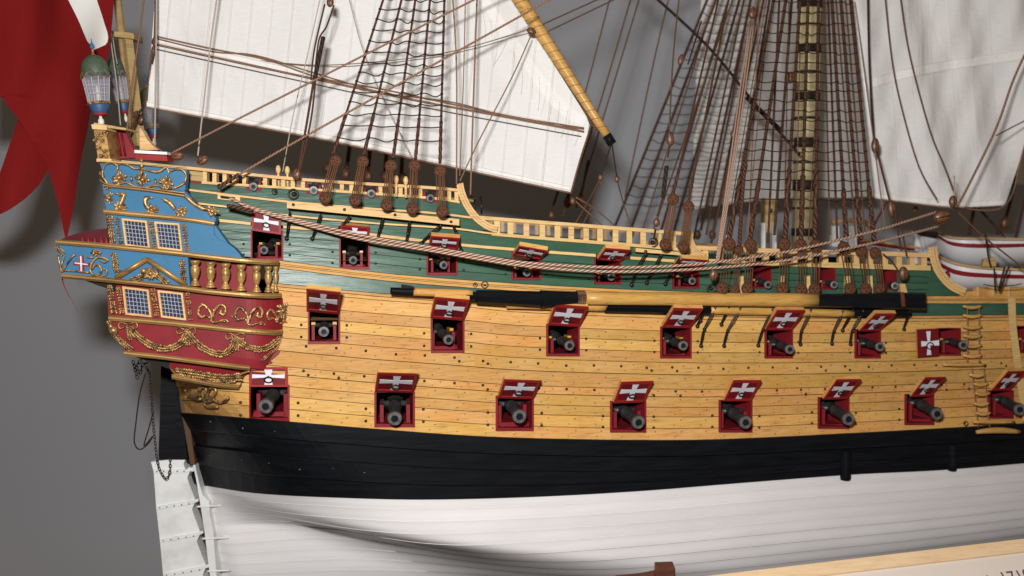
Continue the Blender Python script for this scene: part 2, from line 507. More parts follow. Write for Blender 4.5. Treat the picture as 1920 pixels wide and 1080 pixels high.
def place(name, me, parent, Mx=None):
    """a part that shares mesh data; Mx in working units relative to the root"""
    o = bpy.data.objects.new(name, me)
    COL.objects.link(o); o.parent = parent
    if Mx is not None:
        Mx = Mx.copy(); Mx.translation = Mx.translation * S
        o.matrix_local = Mx
    o.color = (random.random(), random.random(), random.random(), 1)
    return o
# ================================================================ THE ROOM
mb = MB()
mb.quad((-90, 58, -40), (110, 58, -40), (110, 58, 60), (-90, 58, 60))
M['wall'] = paint('grey_wall_paint', (.45, .47, .51), (.43, .45, .49), rough=.8, scale=3, bump=.05)
mb.build('wall', M['wall'], kind='structure')
mb = MB()
mb.box((0, 30, -19.0), (60, 0, 0), (0, 24, 0), (0, 0, 1.0))
o = mb.build('plinth_top', M['plinth'], kind='structure')

# ================================================================ HULL
ship = thing('ship_hull', 'large wooden model warship hull with honey planking, green topsides, black wale and white bottom', 'model ship', (0, 34, -12.5))
C_bt = interp([(330, 773), (500, 787), (700, 804), (900, 818), (1100, 824), (1300, 825), (1440, 820), (1600, 812), (1750, 804), (1920, 794)])
C_wl = interp([(368, 908), (480, 925), (650, 934), (800, 937), (1000, 932), (1200, 921), (1400, 905), (1600, 890), (1760, 882), (1920, 869)])
C_wt = interp([(500, 529), (527, 532), (700, 549), (870, 562), (960, 572), (1200, 583), (1440, 590), (1700, 592), (1920, 590)])
T1 = interp([(350, 353), (535, 375), (700, 389), (815, 397), (880, 405)])
T2 = interp([(355, 377), (470, 391), (535, 401), (700, 416), (860, 427), (925, 436), (1240, 461), (1290, 467)])
T3 = interp([(390, 408), (470, 416), (530, 422), (635, 430), (800, 449), (865, 456), (972, 465), (1122, 476), (1265, 486)])
T4 = interp([(500, 486), (527, 489), (640, 503), (760, 516), (960, 531), (1160, 542), (1400, 550), (1740, 555), (1920, 555)])
T4b = add(T4, 14)
RA = interp([(200, 298), (350, 312), (570, 334), (820, 350), (860, 354)])
RAb = interp([(350, 337), (380, 340), (570, 352), (820, 370), (862, 377)])
RB = interp([(890, 404), (1240, 431), (1290, 436)])
RC = interp([(1302, 460), (1440, 466), (1640, 471), (1745, 475)])
RCb = interp([(1302, 484), (1440, 491), (1640, 498), (1745, 501)])
# openings: x0, x1, y0, y1
LOW = [(467, 543, 722, 790), (702, 778, 735, 801), (930, 1001, 742, 808), (1145, 1212, 752, 811), (1349, 1411, 750, 811), (1535, 1593, 745, 804), (1698, 1752, 739, 797), (1855, 1901, 732, 785)]
MID = [(577, 638, 580, 645), (808, 871, 595, 662), (1025, 1087, 607, 668), (1239, 1297, 612, 672), (1435, 1487, 615, 672), (1604, 1652, 617, 672), (1758, 1802, 615, 667), (1904, 1950, 611, 662)]
UPP = [(470, 531, 432, 489), (636, 693, 446, 505), (800, 858, 462, 516), (960, 1014, 472, 525), (1115, 1165, 482, 533), (1262, 1312, 491, 541), (1408, 1447, 497, 541), (1534, 1567, 500, 543), (1655, 1682, 503, 543)]
def strip(name, ct, cb, x0, x1, off, mats, ports=(), step=24, th=.14, splits=(), surf=P, inset=.55, groove=.035, tint=None, kind=None):
    xs = set(np.linspace(x0, x1, max(2, int((x1 - x0) / step) + 1)).tolist())
    ports = [p for p in ports if p[0] < x1 and p[1] > x0]
    for p in ports:
        for e in p[:2]:
            if x0 < e < x1: xs.add(e)
    for e in splits: 
        if x0 < e < x1: xs.add(e)
    xs = sorted(xs)
    runs = {}; out = []; cur = {}
    for i in range(len(xs) - 1):
        a, b = xs[i], xs[i + 1]; m = (a + b) / 2
        states = [('full', None)]
        for pi, p in enumerate(ports):
            if p[0] <= m <= p[1]:
                yt, yb = ct(m), cb(m)
                if p[2] >= yb - .6 or p[3] <= yt + .6: continue
                states = []
                if p[2] - yt > 1.2: states.append(('up', p))
                if yb - p[3] > 1.2: states.append(('dn', p))
        for st in list(cur):
            if st not in states or a in splits:
                out.append((st, cur.pop(st)))
        for st in states:
            cur.setdefault(st, [a]).append(b)
    for st in cur: out.append((st, cur[st]))
    res = []
    for (st, p), cols in out:
        if cols[-1] - cols[0] < 1.5: continue
        top = (lambda x: ct(x)) if st != 'dn' else (lambda x: max(ct(x), p[3] - .2))
        bot = (lambda x: cb(x)) if st != 'up' else (lambda x: min(cb(x), p[2] + .2))
        rows = [[], [], [], [], [], []]
        for x in cols:
            yt, yb = top(x), bot(x)
            if yb - yt < .4: yb = yt + .4
            ins = min(inset, (yb - yt) * .25)
            for r, (y, o) in enumerate(((yt, off - th), (yt, off - groove), (yt + ins, off), (yb - ins, off), (yb, off - groove), (yb, off - th))):
                rows[r].append(surf(x, y, o))
        mb = MB()
        mb.grid(rows, mif=lambda j, i: 0 if j == 2 else 1)
        for e in (0, -1):
            mb.quad(*(rows[r][e] for r in (0, 2, 3, 5)), 1)
        ob = mb.build(name, mats, ship, kind=kind)
        if tint is not None: ob.color = (min(1, max(0, tint + random.uniform(-.2, .2))), random.random(), random.random(), 1)
        res.append(ob)
    return res
# --- honey planking between the black wale and the green band
fr = [0, .024, .05, .15, .228, .311, .394, .488, .602, .661, .744, .819, .909, 1]
for i in range(13):
    ct = mix(C_wt, C_bt, fr[i]); cb = mix(C_wt, C_bt, fr[i + 1])
    wale = i in (0, 6, 8)
    sp = sorted(random.sample(range(560, 1880), 2)) if i > 2 else []
    xa = 500 if i < 8 else (440 if i == 8 else 322 + (i - 9) * 6)
    strip('plank', ct, cb, xa, 2150, .15 if wale else (.05 if i == 1 else 0), [M['wood'], M['caulk']], LOW + MID, splits=sp, tint=random.random())
# --- lower green band and double yellow trim
strip('plank', T4b, C_wt, 500, 2150, -.02, [M['green'], M['caulk_green']], tint=.5)
for k0, k1, of in ((0, .4, .12), (.4, .6, .04), (.6, 1, .12)):
    strip('moulding', mix(T4, T4b, k0), mix(T4, T4b, k1), 500, 2150, of, [M['wood'], M['caulk']], tint=.55, inset=.4)
# --- green topsides
gm = [M['green'], M['caulk_green']]
strip('plank', RAb, add(T1, 1), 346, 872, 0, gm, tint=.5)
strip('plank', add(T1, 4), add(T2, 1), 346, 905, 0, gm, tint=.4)
strip('plank', add(T2, 5), add(T3, 1), 356, 1268, 0, gm, tint=.6, splits=(840,))
T3x = interp([(390, 408), (470, 416), (530, 422), (635, 430), (800, 449), (865, 456), (972, 465), (1122, 476), (1265, 486), (1320, 487), (1440, 492), (1640, 499), (1745, 502), (1800, 515)])
for k in range(4):
    strip('plank', mix(add(T3x, 6), T4, k / 4), mix(add(T3x, 6), T4, (k + 1) / 4), 392, 1745, 0, gm, UPP, tint=random.random(), splits=(random.randint(600, 1500),))
# green beside the last bracket
cbr = interp([(1735, 495), (1755, 512), (1768, 530), (1785, 546), (1800, 555)])
strip('plank', cbr, T4, 1740, 1800, 0, gm, tint=.5, step=8)
ym = [M['wood_pale'], M['caulk']]
strip('moulding', T1, add(T1, 5), 352, 884, .10, ym)
strip('moulding', T2, add(T2, 4.5), 362, 925, .10, ym)
for a, b in ((398, 470), (531, 636), (693, 806), (863, 966), (1027, 1117), (1182, 1265)):
    strip('moulding', T3, add(T3, 6.5), a, b, .10, ym)
# --- black wales
seams = [interp([(330, 0), (1920, 0)]), interp([(340, .25), (440, .235), (900, .27), (1440, .36), (1920, .38)]), interp([(340, .46), (440, .455), (900, .535), (1440, .66), (1920, .70)]), interp([(340, .72), (900, .79), (1920, .86)]), interp([(330, 1), (1920, 1)])]
def bl(k):
    return lambda x: C_bt(x) * (1 - seams[k](x)) + C_wl(x) * seams[k](x)
for k, of in ((0, .18), (1, .05), (2, .15), (3, .05)):
    strip('plank', bl(k), bl(k + 1), 332 + 8 * k, 2150, of, [M['black'], M['caulk_black']], tint=random.random(), splits=(random.randint(700, 1300),), inset=.8, th=.3)
# --- white underwater body: strakes run along the section parameter
wls = [P(x, C_wl(x)) for x in (376, 390, 410, 440, 480, 530, 600, 680, 760, 860, 960, 1100, 1250, 1400, 1550, 1700, 1850, 1940, 2050, 2145)]
ZS = interp(sorted((p.x, p.z) for p in wls))
def zs(X):
    return ZS(max(wls[0].x, min(wls[-1].x + .5, X))) + .05
def under(X, t):
    Z = zs(X) + (ZK - zs(X)) * t
    return Vector((X, H(X, Z - 1e-6), Z))
Xs = np.linspace(0, 1, 70)
tt = [0, .07, .15, .23, .31, .39, .47, .55, .63, .71, .79, .87, .94, 1]
for k in range(13):
    nn = 5
    rows = []
    for j in range(nn + 1):
        t = tt[k] + (tt[k+1] - tt[k]) * j / nn
        row = []
        for s_ in Xs:
            X = xpost(ZW + (ZK - ZW) * t) + .0 + (s_ ** 1.3) * 34
            p = under(X, t)
            if j == 0: p.y -= .012
            if j == nn: p.y += .012
            row.append(p)
        rows.append(row)
    mb = MB()
    mb.grid(rows)
    # filler ridge along the upper edge, like the raised seams in the paint
    mb.build('strake', [M['white'], M['caulk_white']], ship, smooth=True)
    mb = MB()
    sl = [p for p in rows[0] if k <= 4 or (p.x < -4.5 + (k - 5) * .5)]
    if k and len(sl) > 2:
        mb.tube([p + Vector((0, -.004, 0)) for p in sl], .0065, 4)
        mb.build('seam_line', M['caulk_white'], ship, smooth=True)
# waterline fill behind the lowest black strake
mb = MB()
rows = []
for dz in (.25, 0.0):
    row = []
    for s_ in Xs:
        X = xpost(ZW) + s_ ** 1.3 * 34; Z = zs(X) + dz
        row.append(Vector((X, H(X, Z) + (.12 if dz else 0), Z)))
    rows.append(row)
mb.grid(rows)
mb.build('waterline_strip', M['white'], ship)
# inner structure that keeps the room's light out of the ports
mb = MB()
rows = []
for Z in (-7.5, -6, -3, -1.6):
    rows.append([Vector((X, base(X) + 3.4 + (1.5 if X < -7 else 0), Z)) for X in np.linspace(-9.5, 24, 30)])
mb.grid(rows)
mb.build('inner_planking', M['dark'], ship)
mb = MB()
# decks: lower / gun / upper as closed sheets between the two sides
def sheet(mb, X0, X1, Z, n=16, dz=0.0, inn=.15):
    r1 = []; r2 = []
    for X in np.linspace(X0, X1, n):
        r1.append(Vector((X, H(X, Z) + inn, Z + dz * (X - X0))))
        r2.append(Vector((X, 2 * yc(X) - H(X, Z) - inn, Z + dz * (X - X0))))
    mb.grid([r1, r2])
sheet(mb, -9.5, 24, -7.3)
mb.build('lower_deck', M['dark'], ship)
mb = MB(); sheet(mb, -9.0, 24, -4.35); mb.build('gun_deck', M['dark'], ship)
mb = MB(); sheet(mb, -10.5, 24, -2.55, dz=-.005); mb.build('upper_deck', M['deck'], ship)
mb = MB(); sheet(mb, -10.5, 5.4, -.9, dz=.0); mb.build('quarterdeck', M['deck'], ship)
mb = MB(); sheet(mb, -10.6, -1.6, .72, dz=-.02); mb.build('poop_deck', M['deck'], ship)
# lining just behind the topside ports, and behind the poop rail
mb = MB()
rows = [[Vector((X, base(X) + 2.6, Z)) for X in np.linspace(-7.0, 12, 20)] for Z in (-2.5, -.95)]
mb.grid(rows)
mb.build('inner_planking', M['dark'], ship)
# far side of the ship: bulwark and rails seen through the near rail
def far(p):
    q = p.copy(); q.y = 2 * yc(p.x) - p.y; return q
def farstrip(name, ct, cb, x0, x1, mat, n=20):
    mb = MB(); rows = [[], []]
    for x in np.linspace(x0, x1, n):
        a = far(P(x, ct(x))); b = far(P(x, cb(x)))
        rows[0].append(a); rows[1].append(b)
    mb.grid(rows); mb.grid([[p + Vector((0, .25, 0)) for p in r] for r in rows])
    mb.grid([rows[0], [p + Vector((0, .25, 0)) for p in rows[0]]])
    mb.build(name, mat, ship)
farstrip('far_bulwark', RAb, T4b, 360, 860, M['green'])
farstrip('far_bulwark', T2, T4b, 860, 1290, M['green'])
farstrip('far_bulwark', RCb, T4b, 1290, 1745, M['green'])
farstrip('far_rail', RA, add(RA, 5), 300, 862, M['wood_pale'])
farstrip('far_rail', RB, add(RB, 6), 890, 1300, M['wood_pale'])
farstrip('far_rail', RC, add(RC, 7), 1302, 1745, M['wood_pale'])
def far_baluster(x, ct, cb, w=5):
    mb = MB()
    a = far(P(x, ct)); b = far(P(x, cb))
    c = (a + b) / 2
    mb.box(c, (w / F * 44 / 2, 0, 0), (0, .1, 0), (0, 0, abs(a.z - b.z) / 2))
    mb.build('far_baluster', M['wood_pale'], ship)
for x in range(380, 860, 22): far_baluster(x, RA(x) + 4, RAb(x))
for x in range(905, 1290, 30): far_baluster(x, RB(x) + 4, T2(x), 7)
for x in range(1320, 1740, 32): far_baluster(x, RC(x) + 4, RCb(x), 7)
# --- rails and balusters of the near side
def railbar(name, c, x0, x1, hpx, off=.12, depth=.35, mat='wood_pale', n=None):
    mb = MB(); xs = np.linspace(x0, x1, n or max(3, int((x1 - x0) / 25)))
    rows = [[], [], [], [], []]
    for x in xs:
        a = P(x, c(x), off); b = P(x, c(x) + hpx, off)
        d = Vector((0, depth, 0))
        rows[0].append(a); rows[1].append(b); rows[2].append(b + d); rows[3].append(a + d); rows[4].append(a)
    mb.grid(rows)
    for e in (0, -1): mb.quad(rows[0][e], rows[1][e], rows[2][e], rows[3][e])
    return mb.build(name, M[mat], ship)
railbar('cap_rail', RA, 200, 862, 5.5, .2, .5)
railbar('base_rail', RAb, 378, 862, 4.5, .12, .4)
railbar('cap_rail', RB, 890, 1300, 6.5, .16, .45)
railbar('base_rail', T2, 922, 1300, 6, .14, .4)
railbar('cap_rail', RC, 1306, 1745, 8, .16, .45)
railbar('base_rail', RCb, 1306, 1745, 6.5, .12, .4)
railbar('base_rail', add(RCb, -3), 1540, 1745, 3, .16, .3)
def baluster(x, y0, y1, w, name='baluster', off=.05):
    mb = MB()
    f = [P(x - w/2, y0, off), P(x + w/2, y0, off), P(x + w/2, y1, off), P(x - w/2, y1, off)]
    mb.prism(f, Vector((0, .26, 0)))
    mb.build(name, M['wood_pale'], ship)
UPG = [(478, 347), (590, 355), (697, 361), (803, 370)]       # four small guns in the poop rail
for x in [384, 402, 421, 439, 458, 497, 514, 531, 549, 568, 620, 641, 659, 677, 713, 733, 751, 770, 788, 826, 842, 856]:
    baluster(x, RA(x) + 5, RAb(x) + .5, 7.5)
for x in [932, 957, 987, 1017, 1045, 1071, 1099, 1125, 1154, 1180, 1206, 1235, 1262, 1290]:
    baluster(x, RB(x) + 6, T2(x) + .5, 10.5)
for x in [1323, 1352, 1382, 1412, 1437, 1463, 1492, 1520, 1548, 1578, 1606, 1632, 1660, 1686, 1711, 1733]:
    baluster(x, RC(x) + 7, RCb(x) + .5, 10)
# pale closed panel at the aft end of the poop rail
mb = MB(); mb.prism([P(352, 318, -.1), P(380, 321, -.1), P(380, 341, -.1), P(352, 338, -.1)], Vector((0, .1, 0))); mb.build('rail_panel', M['post'], ship)
mb = MB(); mb.prism([P(352, 338, .02), P(380, 341, .02), P(380, 346, .02), P(352, 343, .02)], Vector((0, .1, 0))); mb.build('rail_panel', M['red'], ship)
# --- curved rail brackets
def bracket(pts, w, off=.22, depth=.4, ridges=True):
    sm = smooth_path(pts, 6); mb = MB()
    rows = [[] for _ in range(8)]
    for i, (x, y) in enumerate(sm):
        x2, y2 = sm[min(i + 1, len(sm) - 1)]; x1, y1 = sm[max(0, i - 1)]
        dx, dy = x2 - x1, y2 - y1; l = math.hypot(dx, dy) or 1
        nx, ny = -dy / l, dx / l
        for r, (k, o) in enumerate(((-.5, off - depth), (-.5, off), (-.22, off), (-.16, off + .06), (.16, off + .06), (.22, off), (.5, off), (.5, off - depth))):
            rows[r].append(P(x + nx * w * k, y + ny * w * k, o))
    mb.grid(rows)
    mb.quad(rows[0][0], rows[1][0], rows[6][0], rows[7][0]); mb.quad(rows[0][-1], rows[1][-1], rows[6][-1], rows[7][-1])
    mb.build('rail_bracket', M['wood_pale'], ship)
bracket([(862, 344), (866, 362), (876, 385), (893, 408), (915, 424), (933, 430)], 13)
bracket([(1292, 434), (1296, 455), (1306, 470), (1322, 480)], 11)
bracket([(1749, 463), (1753, 490), (1765, 515), (1785, 536), (1810, 548)], 16)
mb = MB(); mb.prism([P(x, y, .18) for x, y in ((1288, 433), (1294, 450), (1306, 468), (1325, 482), (1290, 481))], Vector((0, .3, 0))); mb.build('rail_bracket', M['wood_pale'], ship)
# curved quarter piece under the rise of the mid rail
mb = MB(); mb.prism([P(x, y, -.04) for x, y in ((862, 380), (882, 405), (905, 428), (905, 440), (850, 432), (850, 380))], Vector((0, .15, 0))); mb.build('plank', M['green'], ship)
# --- waist bulwark, right edge
wb = interp([(1795, 541), (1806, 541), (1920, 538)])
for a, b, t in ((1800, 1804, 0), (1808, 1832, 7), (1836, 1860, 0), (1865, 1889, 0), (1895, 2150, 0)):
    mb = MB(); mb.prism([P(a, 540 + t, -.02), P(b, 539 + t, -.02), P(b, 556, -.02), P(a, 556, -.02)], Vector((0, .3, 0))); mb.build('bulwark_panel', M['wood'], ship)
for a in (1804, 1833, 1861, 1891):
    mb = MB(); mb.prism([P(a - 2, 538, .1), P(a + 3, 538, .1), P(a + 3, 557, .1), P(a - 2, 557, .1)], Vector((0, .3, 0))); mb.build('timber_head', M['wood_pale'], ship)
# side fender post at the right edge
mb = MB(); pts = [(1897, 560), (1899, 610), (1906, 665), (1914, 720), (1925, 790)]
sm = smooth_path(pts, 5); rows = [[], [], [], []]
for x, y in sm:
    rows[0].append(P(x - 7.5, y, 0)); rows[1].append(P(x - 7, y, .3)); rows[2].append(P(x + 7, y, .3)); rows[3].append(P(x + 7.5, y, 0))
mb.grid(rows); mb.quad(rows[0][0], rows[1][0], rows[2][0], rows[3][0]); mb.build('side_fender', M['wood_pale'], ship)
# black fenders low on the wale
for x, y0, y1, w in ((1585, 843, 899, 21), (1785, 832, 882, 18)):
    p = P(x, y0, .05); q = P(x, y1, .05); r = w / F * 17.2
    mb = MB(); mb.lathe(q + Vector((0, 0, 0)), p - q, [(0, r * .9), (.06, r), ((p - q).length * .95, r), ((p - q).length, r * .6)], 14)
    mb.build('low_fender', M['black'], ship, smooth=False)
# hawse slot
mb = MB()
for q in (((408, 364), (450, 369), (450, 371), (408, 366)), ((408, 371), (450, 376), (450, 378), (408, 373)), ((408, 364), (413, 365), (413, 373), (408, 373)), ((441, 368), (450, 369), (450, 377), (441, 376))):
    mb.prism([P(x, y, .12) for x, y in q], Vector((0, .2, 0)))
mb.build('slot_frame', M['wood_pale'], ship)
mb = MB(); mb.prism([P(x, y, .03) for x, y in ((413, 366), (441, 369), (441, 376), (413, 372))], Vector((0, .02, 0))); mb.build('slot', M['dark'], ship)

# --- gun ports: red frame boards, a lid with cross and ring
def port(o4, depth=1.1, jm=4.2):
    x0, x1, y0, y1 = o4
    j = jm * (x1 - x0) / 70
    O = [(x0, y0), (x1, y0), (x1, y1), (x0, y1)]
    I = [(x0 + j*.8, y0 + 1), (x1 - j*.8, y0 + 1), (x1 - j*.8, y1 - j*1.3), (x0 + j*.8, y1 - j*1.3)]
    fo = [P(x, y, .07) for x, y in O]; fi = [P(x, y, .07) for x, y in I]
    n, t = frame_at(fo[0])
    bi = [p - n * depth for p in fi]; bo = [p - n * .3 for p in fo]
    mb = MB()
    for i in range(4):
        k = (i + 1) % 4
        mb.quad(fo[i], fo[k], fi[k], fi[i]); mb.quad(fi[i], fi[k], bi[k], bi[i]); mb.quad(fo[i], fo[k], bo[k], bo[i])
    return mb.build('gunport_frame', M['red'], ship)
RED2 = [M['redlid'], M['wood'], M['redbright']]
def lid(poly, o4, cross=True, side='top', ring=True):
    """poly TL TR BR BL in pixels; the hinge edge lies on the hull, the free edge is solved in space"""
    TL, TR, BR, BL = poly
    hb = P(*BL, .12); hr = P(*BR, .12)
    n, t = frame_at(hb)
    wdt = (hr - hb)
    tm = ((TL[0] + TR[0]) / 2, (TL[1] + TR[1]) / 2)
    c = (hb + hr) / 2
    best = None
    for i in range(0, 60):
        for k in range(0, 60):
            w = i * .025; h = k * .025
            q = proj(c + n * w + Vector((0, 0, h)))
            e = (q[0] - tm[0]) ** 2 + (q[1] - tm[1]) ** 2
            if best is None or e < best[0]: best = (e, w, h)
    v = n * best[1] + Vector((0, 0, best[2]))
    A = [hb + v, hr + v, hr, hb]
    th = wdt.cross(v).normalized() * .12
    if th.y < 0: th = -th                        # thickness lies on the hull side
    mb = MB(); mb.prism(A, th, 0, side=1)
    L = mb.build('gunport_lid', RED2, ship)
    def q(u, w_, o=0):                           # u across, w_ from hinge to free edge
        return hb + wdt * u + v * w_ - th.normalized() * o
    # lighter border boards
    mb = MB()
    for (a, b, c_, d) in (((0.0, .88), (1, .88), (1, 1), (0, 1)), ((0, 0), (1, 0), (1, .10), (0, .10)), ((0, .1), (.07, .1), (.07, .88), (0, .88)), ((.93, .1), (1, .1), (1, .88), (.93, .88))):
        mb.prism([q(*a, .03), q(*b, .03), q(*c_, .03), q(*d, .03)], th.normalized() * .028, 0)
    mb.build('lid_border', M['redbright'] if side == 'top' else M['red'], L)
    if cross:
        mb = MB()
        for pl in (((.08, .43), (.43, .465), (.43, .605), (.08, .63)), ((.92, .43), (.57, .465), (.57, .605), (.92, .63))):
            mb.prism([q(u, w_, .012) for u, w_ in pl], th.normalized() * .01)
        mb.prism([q(u, w_, .0125) for u, w_ in ((.39, .92), (.61, .92), (.57, .605), (.57, .465), (.61, .08), (.39, .08), (.43, .465), (.43, .605))], th.normalized() * .01)
        mb.build('white_cross', M['whiteflat'], L)
    if ring:
        cen = q(.5, .36, .06); r = wdt.length * .105
        hu = wdt.normalized(); hv = Vector((0, 0, 1)) * .75 - th.normalized() * .35
        mb = MB(); mb.tube([cen + (hu * math.cos(a) + hv * math.sin(a)) * r for a in np.linspace(0, 2*math.pi, 15)], r * .22, 5, caps=False)
        top = cen + hv * r
        mb.tube([top, top + hv * r * .35], r * .22, 5)
        mb.build('lid_ring', M['iron'], L, smooth=True)
    return L
LL = [((470, 688), (544, 688), (540, 725), (467, 725)), ((709, 698), (782, 700), (775, 735), (703, 733)), ((945, 711), (1015, 713), (1000, 747), (934, 745)), ((1163, 713), (1226, 716), (1208, 753), (1150, 755)), ((1372, 713), (1431, 713), (1408, 751), (1357, 751)), ((1567, 711), (1617, 710), (1588, 747), (1543, 748)), ((1731, 707), (1777, 705), (1745, 742), (1707, 743)), ((1886, 696), (1928, 695), (1893, 731), (1858, 732))]
LM = [((582, 541), (646, 548), (636, 588), (575, 582)), ((816, 557), (880, 562), (870, 600), (807, 595)), ((1040, 571), (1104, 573), (1087, 612), (1027, 608)), ((1262, 577), (1320, 579), (1294, 614), (1241, 613)), ((1455, 580), (1511, 581), (1485, 618), (1434, 618)), ((1637, 588), (1685, 588), (1648, 620), (1610, 620))]
LU = [((472, 395), (527, 401), (527, 440), (472, 432)), ((638, 422), (693, 425), (692, 450), (638, 446)), ((808, 443), (863, 445), (857, 467), (804, 463)), ((975, 464), (1026, 467), (1014, 486), (962, 477)), ((1135, 466), (1182, 467), (1165, 489), (1120, 486)), ((1277, 485), (1330, 487), (1312, 500), (1264, 497))]
for o4 in LOW + MID + UPP: port(o4)
for l in LL + LM: lid(l, None)
for l in LU: lid(l, None)
# the folded-back lid beside the ladder
mb = MB(); pl = [(1719, 618), (1760, 616), (1761, 667), (1721, 670)]
A = [P(x, y, .3) for x, y in pl]
mb.prism(A, Vector((.02, .14, 0)), 0, side=1); L7 = mb.build('gunport_lid', RED2, ship)
def q7(u, w_, o=0):
    a = A[0].lerp(A[1], u); b = A[3].lerp(A[2], u); p = a.lerp(b, w_); return p + Vector((.3, -1, 0)).normalized() * o
mb = MB()
for pl in (((.16, .42), (.45, .45), (.45, .59), (.16, .62)), ((.98, .42), (.56, .45), (.56, .59), (.98, .62)), ((.40, .08), (.60, .08), (.56, .45), (.56, .59), (.60, .94), (.40, .94), (.45, .59), (.45, .45))):
    mb.prism([q7(u, w_, .03) for u, w_ in pl], Vector((0, .02, 0)))
mb.build('white_cross', M['whiteflat'], L7)
mb = MB(); cen = q7(.5, .6, .1)
mb.tube([cen + Vector((math.cos(a), 0, math.sin(a))) * .11 for a in np.linspace(0, 2*math.pi, 13)], .02, 5); mb.build('lid_ring', M['iron'], L7, smooth=True)

# --- bolts and nails (too small to pick apart)
def bolt_at(mb, x, y, r, off=.02, surf=P):
    p = surf(x, y, off); n, t = frame_at(p)
    mb.lathe(p - n * .02, n, [(0, r), (r * .5, r * .85), (r * .85, r * .4)], 7)
mb = MB()
for o4 in LOW:
    h = o4[3] - o4[2]; w = o4[1] - o4[0]
    for y in (o4[2] + h * .48, o4[2] + h * .83):
        bolt_at(mb, o4[0] - w * .21, y, .045 * 1.05); bolt_at(mb, o4[1] + w * .21, y + 1, .045 * 1.05)
for o4 in MID[:6]:
    h = o4[3] - o4[2]; w = o4[1] - o4[0]
    for y in (o4[2] + h * .45, o4[2] + h * .80):
        bolt_at(mb, o4[0] - w * .20, y, .043); bolt_at(mb, o4[1] + w * .20, y + 1, .043)
for o4 in UPP[:5]:
    h = o4[3] - o4[2]; w = o4[1] - o4[0]
    for y in (o4[2] + h * .45, o4[2] + h * .80):
        bolt_at(mb, o4[0] - w * .22, y, .040); bolt_at(mb, o4[1] + w * .20, y + 1, .040)
w1c = mix(C_wt, C_bt, .44); w2c = mix(C_wt, C_bt, .632)
x = 574; i = 0
while x < 1890:
    bolt_at(mb, x, w1c(x) + (-2 if i % 3 else 0), .045, .17)
    if i % 7 in (5, 6): bolt_at(mb, x + 9, w1c(x) + 5, .045, .17)
    x += 57 * (1 - (x - 574) * .00023) * (.97 + .06 * random.random()); i += 1
x = 569; i = 0
while x < 1890:
    bolt_at(mb, x, w2c(x) - 3, .045, .17)
    if i % 6 in (0, 1): bolt_at(mb, x + 9, w2c(x) + 5, .045, .17)
    x += 58 * (1 - (x - 574) * .00023) * (.97 + .06 * random.random()); i += 1
mb.build('bolt_heads', M['bolt'], ship, smooth=True, kind='stuff')
mb = MB()
for i in range(13):
    if i in (0, 1): continue
    ca = mix(C_wt, C_bt, fr[i] + (fr[i+1] - fr[i]) * .28); cb_ = mix(C_wt, C_bt, fr[i] + (fr[i+1] - fr[i]) * .72)
    x = 545.0 if i < 9 else 360.0; k = 0
    while x < 1900:
        for dx, c in ((0, ca), (-12, cb_)):
            xx = x + dx + random.uniform(-2, 2); yy = c(xx)
            if any(o[0] - 4 < xx < o[1] + 4 and o[2] - 4 < yy < o[3] + 4 for o in LOW + MID): continue
            if i < 9 and xx < 535: continue
            p = P(xx, yy, .155 if i in (6, 8) else .004); n, t = frame_at(p)
            r = random.uniform(.020, .031)
            mb.face(tuple(mb.pts([p + (t * math.cos(a) * 1.2 + Vector((0, 0, 1)) * math.sin(a)) * r for a in (0, 1.26, 2.51, 3.77, 5.03)]) + q for q in range(5)))
        x += 57 * (1 - (x - 574) * .00023); k += 1
mb.build('treenails', M['nail'], ship, kind='stuff')
mb = MB()
for k, of, f_ in ((0, .165, .5), (2, .135, .5)):
    x = 395
    while x < 1890:
        y = bl(k)(x) * .5 + bl(k + 1)(x) * .5 + random.choice((-4, 0, 3))
        bolt_at(mb, x, y, .034, of); x += random.uniform(48, 62)
mb.build('wale_nails', M['nailgrey'], ship, smooth=True, kind='stuff')
# ================================================================ STERN AND QUARTER GALLERY (parts of the ship)
def gpanel(name, poly, mat, off=0.0, th=.25, dens=14, surf=G):
    """flat panel following the gallery surface; poly as upper and lower edge lists of pixels"""
    up, lo = poly
    fu = lambda k: pl_at(up, k); fl_ = lambda k: pl_at(lo, k)
    mb = MB(); rows = []
    for r in range(5):
        row = []
        for i in range(dens + 1):
            a = fu(i / dens); b = fl_(i / dens)
            row.append(surf(a[0] + (b[0]-a[0]) * r/4, a[1] + (b[1]-a[1]) * r/4, off))
        rows.append(row)
    mb.grid(rows)
    bk = [[p + Vector((0, th, 0)) for p in r] for r in rows]
    for a, b in ((rows[0], bk[0]), (rows[-1], bk[-1])): mb.grid([a, b])
    for e in (0, -1): mb.grid([[r[e] for r in rows], [r[e] for r in bk]])
    return mb.build(name, mat, ship)
def pl_at(pts, k):
    L = [0]
    for a, b in zip(pts, pts[1:]): L.append(L[-1] + math.hypot(b[0]-a[0], b[1]-a[1]))
    d = k * L[-1]
    for i in range(len(pts) - 1):
        if d <= L[i+1] + 1e-9:
            t = (d - L[i]) / max(1e-9, L[i+1] - L[i]); a, b = pts[i], pts[i+1]
            return (a[0] + (b[0]-a[0]) * t, a[1] + (b[1]-a[1]) * t)
    return pts[-1]
def PX(r, D=29.0): return r / F * D            # pixels to working units at the gallery's distance
def gtube(name, pts, rpx, off=.12, mat='gold', sm=5, n=6, surf=G, parent=None, taper=False, lab=None):
    sp_ = smooth_path(pts, sm) if sm else pts
    path = [surf(x, y, off) for x, y in sp_]
    m = len(path); R = PX(rpx)
    rr = [R * (1 - .6 * abs(2 * i / (m - 1) - 1) ** 2) for i in range(m)] if taper else R
    mb = MB(); mb.tube(path, rr, n)
    return mb.build(name, M[mat], parent or ship, smooth=True, label=lab)
